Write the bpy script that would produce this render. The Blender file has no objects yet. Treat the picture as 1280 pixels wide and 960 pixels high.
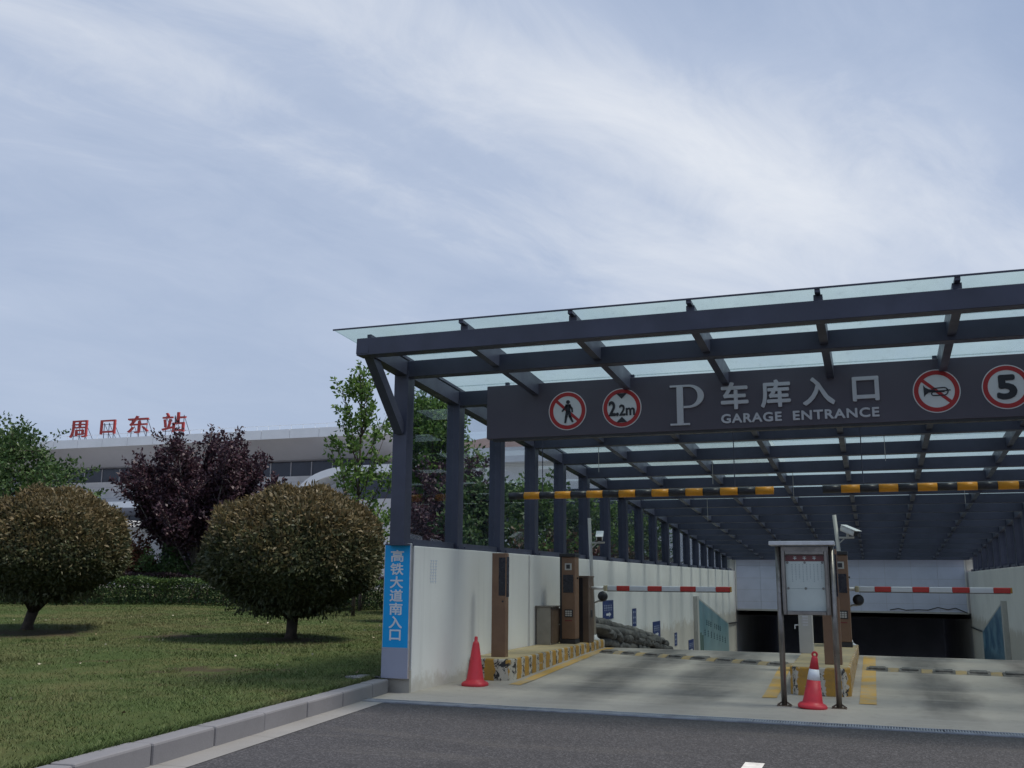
import bpy, bmesh, math, random
import numpy as np
from mathutils import Vector, Matrix

random.seed(7)
RNG = np.random.default_rng(7)
SC = bpy.context.scene
COL = SC.collection
R = math.radians

# ------------------------------------------------------------------ camera
cam_data = bpy.data.cameras.new('camera')
cam_data.sensor_width = 36.0
cam_data.lens = 36.0 * 1234 / 1280
cam_data.clip_start = 0.1
cam_data.clip_end = 4000
cam = bpy.data.objects.new('camera', cam_data)
COL.objects.link(cam)
cam.matrix_world = (Matrix.Translation((0, 0, 1.55)) @ Matrix.Rotation(R(19.91), 4, 'Z')
                    @ Matrix.Rotation(R(90 + 11.17), 4, 'X') @ Matrix.Rotation(R(0.45), 4, 'Z'))
SC.camera = cam

# ------------------------------------------------------------------ sky, sun, exposure
SUN_DIR = Vector((0.46, 0.05, 1.0)).normalized()          # towards the sun
SUN_EL = math.asin(SUN_DIR.z)
SUN_AZ = math.atan2(SUN_DIR.x, SUN_DIR.y)
world = bpy.data.worlds.new('World')
SC.world = world
world.use_nodes = True
wt = world.node_tree
wt.nodes.clear()


def wn(kind, **kw):
    n = wt.nodes.new(kind)
    for k, v in kw.items():
        setattr(n, k, v)
    return n


def wmath(op, a, b=None, clamp=False):
    n = wn('ShaderNodeMath', operation=op, use_clamp=clamp)
    for i, s in enumerate((a, b)):
        if s is None:
            continue
        if isinstance(s, (int, float)):
            n.inputs[i].default_value = s
        else:
            wt.links.new(s, n.inputs[i])
    return n.outputs[0]


def build_world():
    L = wt.links.new
    sky = wn('ShaderNodeTexSky', sky_type='NISHITA')
    sky.sun_disc = False
    sky.sun_elevation = SUN_EL
    sky.sun_rotation = SUN_AZ
    sky.air_density = 1.0
    sky.dust_density = 2.0
    tc = wn('ShaderNodeTexCoord')
    sep = wn('ShaderNodeSeparateXYZ')
    L(tc.outputs['Generated'], sep.inputs[0])
    z = wmath('ADD', wmath('MAXIMUM', sep.outputs[2], 0.0), 0.22)
    px = wmath('DIVIDE', sep.outputs[0], z)
    py = wmath('DIVIDE', sep.outputs[1], z)
    a = R(31)
    u = wmath('ADD', wmath('MULTIPLY', px, math.sin(a)), wmath('MULTIPLY', py, math.cos(a)))
    v = wmath('SUBTRACT', wmath('MULTIPLY', px, math.cos(a)), wmath('MULTIPLY', py, math.sin(a)))

    def streak(su, sv, scale, detail, rough, dist, ox, oy):
        c = wn('ShaderNodeCombineXYZ')
        L(wmath('ADD', wmath('MULTIPLY', u, su), ox), c.inputs[0])
        L(wmath('ADD', wmath('MULTIPLY', v, sv), oy), c.inputs[1])
        n = wn('ShaderNodeTexNoise')
        n.inputs['Scale'].default_value = scale
        n.inputs['Detail'].default_value = detail
        n.inputs['Roughness'].default_value = rough
        n.inputs['Distortion'].default_value = dist
        L(c.outputs[0], n.inputs['Vector'])
        return n.outputs[0]
    broad = streak(0.30, 0.55, 1.0, 3, 0.5, 0.2, 4.75, 1.28)
    band = streak(0.30, 0.9, 1.2, 6, 0.56, 0.6, 1.7, 8.2)
    fine = streak(0.9, 1.5, 3.4, 8, 0.66, 0.7, 9.1, 3.3)
    s = wmath('ADD', wmath('ADD', wmath('MULTIPLY', broad, 0.74), wmath('MULTIPLY', band, 0.34)),
              wmath('MULTIPLY', fine, 0.13))
    mr = wn('ShaderNodeMapRange')
    mr.interpolation_type = 'SMOOTHSTEP'
    mr.inputs['From Min'].default_value = 0.505
    mr.inputs['From Max'].default_value = 0.81
    L(s, mr.inputs['Value'])
    ramp = wn('ShaderNodeValToRGB')
    e = ramp.color_ramp.elements
    e[0].position = 0.0
    e[0].color = (0.30, 0.38, 0.54, 1)
    e[1].position = 1.0
    e[1].color = (0.80, 0.82, 0.85, 1)
    m = ramp.color_ramp.elements.new(0.45)
    m.color = (0.43, 0.50, 0.64, 1)
    hz = wn('ShaderNodeMapRange')           # clouds melt into even haze towards the horizon
    hz.interpolation_type = 'SMOOTHSTEP'
    hz.inputs['From Min'].default_value = 0.06
    hz.inputs['From Max'].default_value = 0.42
    hz.inputs['To Min'].default_value = 0.25
    L(sep.outputs[2], hz.inputs['Value'])
    L(wmath('ADD', wmath('MULTIPLY', wmath('SUBTRACT', mr.outputs[0], 0.30), hz.outputs[0]), 0.30), ramp.inputs[0])
    bg1 = wn('ShaderNodeBackground')
    L(sky.outputs[0], bg1.inputs[0])
    bg1.inputs[1].default_value = 0.075
    bg2 = wn('ShaderNodeBackground')
    L(ramp.outputs[0], bg2.inputs[0])
    bg2.inputs[1].default_value = 0.78
    mix = wn('ShaderNodeMixShader')
    mix.inputs[0].default_value = 0.86
    L(bg1.outputs[0], mix.inputs[1])
    L(bg2.outputs[0], mix.inputs[2])
    out = wn('ShaderNodeOutputWorld')
    L(mix.outputs[0], out.inputs[0])


build_world()
sun_data = bpy.data.lights.new('sun', 'SUN')
sun_data.energy = 2.6
sun_data.angle = R(14)
sun_data.color = (1.0, 0.93, 0.83)
sun = bpy.data.objects.new('sun', sun_data)
COL.objects.link(sun)
sun.location = (0, 0, 60)
sun.rotation_euler = (-SUN_DIR).to_track_quat('-Z', 'Y').to_euler()
SC.view_settings.view_transform = 'Standard'
SC.view_settings.look = 'None'
SC.view_settings.exposure = 0.58
SC.view_settings.gamma = 1.0
SC.cycles.max_bounces = 8
SC.cycles.transparent_max_bounces = 24
SC.cycles.caustics_reflective = False
SC.cycles.caustics_refractive = False


# ------------------------------------------------------------------ materials
MATS = {}


class NT:
    def __init__(self, name):
        self.m = bpy.data.materials.new(name)
        self.m.use_nodes = True
        self.t = self.m.node_tree
        self.b = self.t.nodes['Principled BSDF']
        self.out = self.t.nodes['Material Output']

    def n(self, kind, **kw):
        x = self.t.nodes.new(kind)
        for k, v in kw.items():
            setattr(x, k, v)
        return x

    def l(self, a, b):
        self.t.links.new(a, b)

    def pos(self, scale=(1, 1, 1)):
        g = self.n('ShaderNodeNewGeometry')
        mp = self.n('ShaderNodeMapping')
        mp.inputs['Scale'].default_value = scale
        self.l(g.outputs['Position'], mp.inputs[0])
        return mp.outputs[0]

    def noise(self, vec, scale, detail=4, rough=0.55, dist=0.0):
        x = self.n('ShaderNodeTexNoise')
        x.inputs['Scale'].default_value = scale
        x.inputs['Detail'].default_value = detail
        x.inputs['Roughness'].default_value = rough
        x.inputs['Distortion'].default_value = dist
        self.l(vec, x.inputs['Vector'])
        return x.outputs[0]

    def rng(self, v, a, b, c=0.0, d=1.0, smooth=False):
        x = self.n('ShaderNodeMapRange')
        if smooth:
            x.interpolation_type = 'SMOOTHSTEP'
        x.inputs['From Min'].default_value = a
        x.inputs['From Max'].default_value = b
        x.inputs['To Min'].default_value = c
        x.inputs['To Max'].default_value = d
        self.l(v, x.inputs['Value'])
        return x.outputs[0]

    def math(self, op, a, b=None):
        x = self.n('ShaderNodeMath', operation=op)
        for i, s in enumerate((a, b)):
            if s is None:
                continue
            if isinstance(s, (int, float)):
                x.inputs[i].default_value = s
            else:
                self.l(s, x.inputs[i])
        return x.outputs[0]

    def mix(self, fac, a, b):
        x = self.n('ShaderNodeMix', data_type='RGBA')
        for s, i in ((fac, 0), (a, 6), (b, 7)):
            if isinstance(s, (int, float)):
                x.inputs[i].default_value = s
            elif isinstance(s, tuple):
                x.inputs[i].default_value = (*s, 1)
            else:
                self.l(s, x.inputs[i])
        return x.outputs[2]

    def bump(self, h, strength=0.3, dist=0.01):
        x = self.n('ShaderNodeBump')
        x.inputs['Strength'].default_value = strength
        x.inputs['Distance'].default_value = dist
        self.l(h, x.inputs['Height'])
        self.l(x.outputs[0], self.b.inputs['Normal'])


def mat(name, col, rough=0.55, metal=0.0, col2=None, scale=3.0, amount=1.0, bump=0.0, bscale=40.0, stretch=(1, 1, 1),
        spec=0.5):
    if name in MATS:
        return MATS[name]
    t = NT(name)
    if col2 is None:
        col2 = tuple(c * 0.78 for c in col)
    p = t.pos(stretch)
    f = t.rng(t.noise(p, scale, 6, 0.62), 0.38, 0.66, 0, amount, True)
    t.l(t.mix(f, col, col2), t.b.inputs['Base Color'])
    t.l(t.rng(t.noise(p, scale * 2.7, 3), 0.3, 0.7, max(rough - 0.08, 0.02), min(rough + 0.1, 1)), t.b.inputs['Roughness'])
    t.b.inputs['Metallic'].default_value = metal
    t.b.inputs['Specular IOR Level'].default_value = spec
    if bump:
        t.bump(t.noise(p, bscale, 4), bump, 0.01)
    MATS[name] = t.m
    return t.m


def plain(name, col, rough=0.5, metal=0.0):
    return mat(name, col, rough, metal, scale=6, amount=0.22)


def foliage(name, stops, transl=0.3, top=None, rough=0.5):
    """stops: colours picked leaf by leaf; top=(z0, z1, colours): young growth colour on the upper shoots"""
    t = NT(name)
    g = t.n('ShaderNodeNewGeometry')

    def ramp(cols):
        r = t.n('ShaderNodeValToRGB')
        r.color_ramp.interpolation = 'LINEAR'
        els = r.color_ramp.elements
        els[0].position, els[1].position = 0.0, 1.0
        els[0].color, els[1].color = (*cols[0], 1), (*cols[-1], 1)
        for i, c in enumerate(cols[1:-1]):
            e = els.new((i + 1) / (len(cols) - 1))
            e.color = (*c, 1)
        t.l(g.outputs['Random Per Island'], r.inputs[0])
        return r.outputs[0]
    c = ramp(stops)
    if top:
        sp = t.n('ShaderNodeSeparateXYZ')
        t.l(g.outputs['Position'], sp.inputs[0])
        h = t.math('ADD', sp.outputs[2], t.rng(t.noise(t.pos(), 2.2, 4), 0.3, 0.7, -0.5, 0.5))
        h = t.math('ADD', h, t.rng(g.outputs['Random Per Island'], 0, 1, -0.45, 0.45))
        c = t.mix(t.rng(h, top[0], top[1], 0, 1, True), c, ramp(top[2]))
    t.l(c, t.b.inputs['Base Color'])
    t.b.inputs['Roughness'].default_value = rough
    t.b.inputs['Specular IOR Level'].default_value = 0.35
    tr = t.n('ShaderNodeBsdfTranslucent')
    t.l(c, tr.inputs[0])
    mx = t.n('ShaderNodeMixShader')
    mx.inputs[0].default_value = transl
    t.l(t.b.outputs[0], mx.inputs[1])
    t.l(tr.outputs[0], mx.inputs[2])
    t.l(mx.outputs[0], t.out.inputs[0])
    return t.m


def glass_roof():
    t = NT('frosted_roof_glass')
    tr = t.n('ShaderNodeBsdfTranslucent')
    p = t.pos((1, 0.6, 1))
    c = t.mix(t.rng(t.noise(p, 1.1, 5), 0.35, 0.7), (0.37, 0.455, 0.46), (0.31, 0.385, 0.385))
    c = t.mix(t.rng(t.noise(p, 9, 6, 0.75), 0.56, 0.70, 0, 0.6), c, (0.12, 0.14, 0.135))
    t.l(c, tr.inputs[0])
    tp = t.n('ShaderNodeBsdfTransparent')
    tp.inputs[0].default_value = (0.83, 0.89, 0.89, 1)
    gl = t.n('ShaderNodeBsdfGlossy')
    gl.inputs['Roughness'].default_value = 0.12
    m1 = t.n('ShaderNodeMixShader')
    t.l(t.rng(t.noise(t.pos((2.2, 0.5, 1)), 1.3, 7, 0.7), 0.3, 0.75, 0.82, 0.58), m1.inputs[0])
    t.l(tr.outputs[0], m1.inputs[1])
    t.l(tp.outputs[0], m1.inputs[2])
    lw = t.n('ShaderNodeLayerWeight')
    m2 = t.n('ShaderNodeMixShader')
    t.l(t.math('MULTIPLY', t.math('POWER', lw.outputs['Facing'], 5.0), 0.25), m2.inputs[0])
    t.l(m1.outputs[0], m2.inputs[1])
    t.l(gl.outputs[0], m2.inputs[2])
    t.l(m2.outputs[0], t.out.inputs[0])
    return t.m


def glass_clear(name, tint, f0=0.03, rough=0.01):
    t = NT(name)
    tp = t.n('ShaderNodeBsdfTransparent')
    tp.inputs[0].default_value = (*tint, 1)
    gl = t.n('ShaderNodeBsdfGlossy')
    gl.inputs['Roughness'].default_value = rough
    lw = t.n('ShaderNodeLayerWeight')
    m = t.n('ShaderNodeMixShader')
    t.l(t.math('ADD', t.math('MULTIPLY', t.math('POWER', lw.outputs['Facing'], 4.5), 0.8), f0), m.inputs[0])
    t.l(tp.outputs[0], m.inputs[1])
    t.l(gl.outputs[0], m.inputs[2])
    t.l(m.outputs[0], t.out.inputs[0])
    return t.m


def asphalt():
    t = NT('asphalt')
    p = t.pos()
    c = t.mix(t.rng(t.noise(p, 0.7, 5), 0.35, 0.68), (0.030, 0.0285, 0.032), (0.022, 0.021, 0.024))
    v = t.n('ShaderNodeTexVoronoi')
    v.inputs['Scale'].default_value = 62
    t.l(p, v.inputs['Vector'])
    sepc = t.n('ShaderNodeSeparateColor')
    t.l(v.outputs['Color'], sepc.inputs[0])
    c = t.mix(t.rng(sepc.outputs[0], 0.45, 1.0, 0, 0.75), c, (0.10, 0.096, 0.103))
    c = t.mix(t.rng(sepc.outputs[1], 0.6, 1.0, 0, 0.8), c, (0.022, 0.021, 0.024))
    c = t.mix(t.rng(t.noise(p, 1.6, 7, 0.7, 0.4), 0.56, 0.68, 0, 0.5), c, (0.017, 0.016, 0.018))
    c = t.mix(t.rng(t.noise(t.pos((0.35, 1.6, 1)), 0.9, 5, 0.6), 0.56, 0.70, 0, 0.35), c, (0.085, 0.078, 0.072))
    t.l(c, t.b.inputs['Base Color'])
    t.b.inputs['Roughness'].default_value = 0.8
    t.bump(t.math('ADD', v.outputs['Distance'], t.noise(p, 40, 3)), 0.6, 0.006)
    return t.m


def concrete(name, col, dark, stain=0.5, lanes=False):
    t = NT(name)
    p = t.pos()
    c = t.mix(t.rng(t.noise(p, 0.8, 6, 0.6), 0.33, 0.7), col, tuple(0.80 * x for x in col))
    if lanes:      # rubber and oil worn in along the wheel tracks of the two lanes
        g = t.n('ShaderNodeNewGeometry')
        sp = t.n('ShaderNodeSeparateXYZ')
        t.l(g.outputs['Position'], sp.inputs[0])
        wob = t.rng(t.noise(t.pos((1, 0.35, 1)), 0.9, 4), 0.2, 0.8, -0.45, 0.45)
        xx = t.math('ADD', sp.outputs[0], wob)
        tot = None
        for cx, w in ((-3.9, 0.75), (-2.5, 0.7), (0.75, 0.6), (2.3, 0.7)):
            d = t.math('ABSOLUTE', t.math('SUBTRACT', xx, cx))
            k = t.rng(d, 0.1, w, 1, 0, True)
            tot = k if tot is None else t.math('MAXIMUM', tot, k)
        tot = t.math('MULTIPLY', tot, t.rng(sp.outputs[1], 12.2, 14.0, 0.15, 1.0))
        tot = t.math('MULTIPLY', tot, t.rng(t.noise(t.pos((1, 0.3, 1)), 2.0, 5, 0.65), 0.2, 0.6, 0.45, 1.0))
        c = t.mix(tot, c, dark)
        st = t.noise(t.pos((0.25, 2.4, 1)), 2.2, 5, 0.6)     # paler streaks running across the slab
        c = t.mix(t.rng(st, 0.5, 0.72, 0, 0.35), c, tuple(1.15 * x for x in col))
    c = t.mix(t.rng(t.noise(p, 5.5, 6, 0.7), 0.55, 0.78, 0, stain), c, dark)
    c = t.mix(t.rng(t.noise(p, 60, 3, 0.6), 0.35, 0.75, 0, 0.25), c, tuple(0.6 * x for x in col))
    t.l(c, t.b.inputs['Base Color'])
    t.b.inputs['Roughness'].default_value = 0.78
    t.bump(t.noise(p, 45, 5, 0.65), 0.25, 0.006)
    return t.m


def flaked_paint(name):
    """kerb faces: yellow bars alternate with white bars whose paint flakes off to black"""
    t = NT(name)
    g = t.n('ShaderNodeNewGeometry')
    sp = t.n('ShaderNodeSeparateXYZ')
    t.l(g.outputs['Position'], sp.inputs[0])
    p = t.pos()
    u = t.math('SUBTRACT', sp.outputs[0], sp.outputs[1])
    u = t.math('ADD', u, t.rng(t.noise(p, 9, 4), 0.3, 0.7, -0.03, 0.03))
    fr = t.math('FRACT', t.math('MULTIPLY', u, 1 / 0.37))
    yel = t.rng(fr, 0.43, 0.45)
    base = t.mix(t.noise(p, 7, 4), (0.58, 0.54, 0.46), (0.42, 0.38, 0.31))
    fl = t.rng(t.noise(t.pos((1, 1, 0.8)), 11, 6, 0.72, 0.9), 0.535, 0.55)
    white = t.mix(fl, base, (0.022, 0.021, 0.024))
    yc = t.mix(t.rng(t.noise(p, 10, 5, 0.7), 0.35, 0.7), (0.50, 0.27, 0.035), (0.36, 0.21, 0.055))
    yfl = t.rng(t.noise(p, 6.0, 5, 0.65, 0.5), 0.64, 0.66)
    yc = t.mix(yfl, yc, (0.50, 0.43, 0.33))
    c = t.mix(yel, white, yc)
    t.l(c, t.b.inputs['Base Color'])
    t.b.inputs['Roughness'].default_value = 0.65
    t.bump(fl, 0.5, 0.004)
    return t.m


def lawn_mat():
    t = NT('lawn_soil_and_turf')
    p = t.pos()
    c = t.mix(t.rng(t.noise(p, 0.3, 6, 0.6), 0.42, 0.6), (0.056, 0.084, 0.026), (0.112, 0.108, 0.046))
    c = t.mix(t.rng(t.noise(p, 2.8, 6, 0.65), 0.45, 0.75), c, (0.042, 0.064, 0.020))
    c = t.mix(t.rng(t.noise(p, 1.1, 5, 0.6), 0.61, 0.70, 0, 0.8), c, (0.085, 0.060, 0.038))
    g = t.n('ShaderNodeNewGeometry')
    for bx, by, br in ((-11.0, 17.7, 1.4), (-17.0, 17.2, 1.6), (-14.0, 17.6, 1.1), (-9.2, 12.6, 0.8)):
        dn = t.n('ShaderNodeVectorMath', operation='DISTANCE')
        t.l(g.outputs['Position'], dn.inputs[0])
        dn.inputs[1].default_value = (bx, by, 0.3)
        dd = t.math('ADD', dn.outputs['Value'], t.rng(t.noise(p, 1.8, 5, 0.65), 0.25, 0.75, -0.7, 0.7))
        c = t.mix(t.rng(dd, br * 0.4, br, 0.85, 0, True), c, (0.062, 0.045, 0.032))
    c = t.mix(t.rng(t.noise(p, 30, 4, 0.7), 0.4, 0.7, 0, 0.5), c, (0.03, 0.045, 0.015))
    t.l(c, t.b.inputs['Base Color'])
    t.b.inputs['Roughness'].default_value = 0.95
    t.b.inputs['Specular IOR Level'].default_value = 0.1
    t.bump(t.noise(p, 22, 5, 0.7), 0.8, 0.04)
    return t.m


def wall_paint(name, col):
    t = NT(name)
    p = t.pos()
    c = t.mix(t.rng(t.noise(p, 0.6, 5), 0.35, 0.7), col, tuple(0.88 * x for x in col))
    drip = t.noise(t.pos((2.6, 2.6, 0.16)), 1.6, 5, 0.65)
    c = t.mix(t.rng(drip, 0.56, 0.8, 0, 0.4), c, tuple(0.62 * x for x in col))
    sp = t.n('ShaderNodeSeparateXYZ')
    g = t.n('ShaderNodeNewGeometry')
    t.l(g.outputs['Position'], sp.inputs[0])
    splash = t.math('ADD', sp.outputs[2], t.rng(t.noise(p, 3.0, 5, 0.7), 0.25, 0.75, -0.22, 0.22))
    c = t.mix(t.rng(splash, 0.02, 0.30, 0.55, 0.0, True), c, (0.42, 0.36, 0.28))
    c = t.mix(t.rng(t.noise(p, 16, 5, 0.75), 0.68, 0.76, 0, 0.5), c, (0.34, 0.32, 0.29))
    t.l(c, t.b.inputs['Base Color'])
    t.b.inputs['Roughness'].default_value = 0.75
    t.bump(t.noise(p, 30, 4), 0.12, 0.004)
    return t.m


M = {}
M['steel'] = mat('dark_slate_steel_paint', (0.064, 0.070, 0.110), 0.42, 0.0, (0.048, 0.053, 0.082), 1.1, spec=0.4)
M['sign_panel'] = mat('dark_purple_grey_sign_panel', (0.088, 0.078, 0.108), 0.5, 0, (0.078, 0.070, 0.097), 0.8)
M['roof_glass'] = glass_roof()
M['side_glass'] = glass_clear('side_glass', (0.90, 0.93, 0.95), 0.02)
M['case_glass'] = glass_clear('case_glass', (0.95, 0.97, 0.97), 0.01)
M['asphalt'] = asphalt()
M['apron'] = concrete('apron_concrete', (0.43, 0.385, 0.335), (0.115, 0.103, 0.092), 0.4, True)
M['kerb'] = concrete('kerb_granite', (0.185, 0.185, 0.20), (0.11, 0.11, 0.115), 0.3)
M['gutter'] = concrete('gutter_concrete', (0.235, 0.23, 0.225), (0.15, 0.145, 0.14), 0.4)
M['plinth'] = concrete('plinth_concrete', (0.40, 0.375, 0.33), (0.20, 0.18, 0.15), 0.5)
M['tunnel'] = concrete('tunnel_concrete', (0.52, 0.52, 0.56), (0.34, 0.34, 0.37), 0.4)
M['island_side'] = flaked_paint('island_flaked_paint')
M['island_top'] = mat('island_dusty_yellow_top', (0.46, 0.36, 0.20), 0.8, 0, (0.38, 0.31, 0.20), 3.5, bump=0.2)
M['lawn'] = lawn_mat()
M['wall'] = wall_paint('white_wall_paint', (0.81, 0.80, 0.775))
M['cladding'] = mat('pale_blue_cladding', (0.65, 0.68, 0.84), 0.4, 0, (0.60, 0.63, 0.78), 1.5)
M['white_metal'] = plain('white_metal', (0.74, 0.75, 0.76), 0.4)
M['pale_grey'] = plain('pale_grey_metal', (0.50, 0.49, 0.46), 0.5)
M['stainless'] = mat('stainless_steel', (0.27, 0.25, 0.23), 0.34, 0.85, (0.20, 0.185, 0.17), 6)
M['aluminium'] = mat('brushed_aluminium', (0.62, 0.62, 0.63), 0.4, 0.7, (0.54, 0.54, 0.55), 9)
M['brown'] = mat('brown_metal_paint', (0.215, 0.125, 0.075), 0.42, 0.15, (0.185, 0.105, 0.065), 3)
M['dark_brown'] = mat('dark_brown_metal_paint', (0.14, 0.095, 0.065), 0.42, 0.1, (0.11, 0.075, 0.055), 3)
M['black'] = plain('black_plastic', (0.018, 0.018, 0.022), 0.4)
M['screen'] = mat('dark_screen', (0.012, 0.013, 0.024), 0.25, 0, (0.012, 0.013, 0.024))
M['white'] = plain('white_print', (0.72, 0.73, 0.76), 0.5)
M['letter'] = plain('silver_letters', (0.56, 0.56, 0.62), 0.4)
M['red'] = plain('sign_red', (0.42, 0.022, 0.026), 0.5)
M['ink'] = plain('sign_black', (0.016, 0.018, 0.028), 0.5)
M['boom_red'] = plain('boom_red', (0.48, 0.03, 0.022), 0.35)
M['boom_white'] = plain('boom_white', (0.66, 0.69, 0.73), 0.35)
M['bar_yellow'] = plain('bar_yellow', (0.72, 0.30, 0.012), 0.4)
M['bar_black'] = plain('bar_black', (0.024, 0.024, 0.032), 0.4)
M['cone_red'] = mat('cone_red_plastic', (0.62, 0.030, 0.048), 0.5, 0, (0.50, 0.028, 0.042), 5)
M['cone_band'] = plain('cone_white_band', (0.78, 0.79, 0.83), 0.45)
M['blue_sign'] = mat('blue_sign_sheet', (0.006, 0.36, 0.78), 0.45, 0, (0.006, 0.33, 0.72), 1.2, spec=0.3)
M['grey_sign'] = plain('grey_sign_sheet', (0.33, 0.34, 0.42), 0.45)
M['navy'] = plain('navy_sign', (0.020, 0.042, 0.16), 0.45)
M['faint_blue'] = plain('faded_blue_ink', (0.62, 0.66, 0.74), 0.8)
M['rubber'] = mat('black_rubber', (0.10, 0.096, 0.09), 0.8, 0, (0.20, 0.185, 0.165), 6, bump=0.4)
M['bump_yellow'] = mat('dusty_yellow_rubber', (0.38, 0.27, 0.12), 0.75, 0, (0.28, 0.235, 0.17), 7)
M['grate'] = mat('galvanised_grate', (0.36, 0.385, 0.43), 0.5, 0.45, (0.24, 0.255, 0.29), 4)
M['road_white'] = mat('worn_white_marking', (0.66, 0.65, 0.62), 0.7, 0, (0.48, 0.47, 0.45), 9)
M['road_yellow'] = mat('worn_yellow_marking', (0.56, 0.33, 0.075), 0.8, 0, (0.42, 0.33, 0.21), 2.6)
M['sack'] = mat('dusty_dark_sacking', (0.135, 0.13, 0.122), 0.9, 0, (0.05, 0.05, 0.05), 4, bump=1.0, bscale=16)
M['orange'] = plain('orange_reflector', (0.62, 0.22, 0.03), 0.5)
M['paper'] = mat('notice_paper', (0.78, 0.78, 0.73), 0.8, 0, (0.72, 0.72, 0.68), 3)
M['maroon'] = plain('maroon_header', (0.20, 0.035, 0.035), 0.6)
M['bark'] = mat('brown_bark', (0.075, 0.058, 0.045), 0.9, 0, (0.045, 0.034, 0.028), 12, bump=0.6, bscale=30)
M['pale_bark'] = mat('pale_bark', (0.26, 0.235, 0.23), 0.8, 0, (0.17, 0.15, 0.15), 10)
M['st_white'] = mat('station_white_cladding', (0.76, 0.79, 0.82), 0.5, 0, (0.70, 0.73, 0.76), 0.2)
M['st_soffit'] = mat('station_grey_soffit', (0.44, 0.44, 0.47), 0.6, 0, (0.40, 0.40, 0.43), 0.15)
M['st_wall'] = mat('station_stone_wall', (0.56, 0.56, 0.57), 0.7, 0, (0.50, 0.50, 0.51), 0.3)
M['st_glass'] = mat('station_dark_glass', (0.022, 0.028, 0.048), 0.15, 0, (0.03, 0.036, 0.06), 0.4)
M['st_red'] = plain('station_red_letters', (0.36, 0.032, 0.03), 0.5)
M['roof_brown'] = mat('brown_roof_sheet', (0.16, 0.11, 0.10), 0.7, 0, None, 0.5)


# ------------------------------------------------------------------ mesh helpers
WO = {}


def wo(o):
    return WO[o.name] if o is not None else Vector((0, 0, 0))


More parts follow.
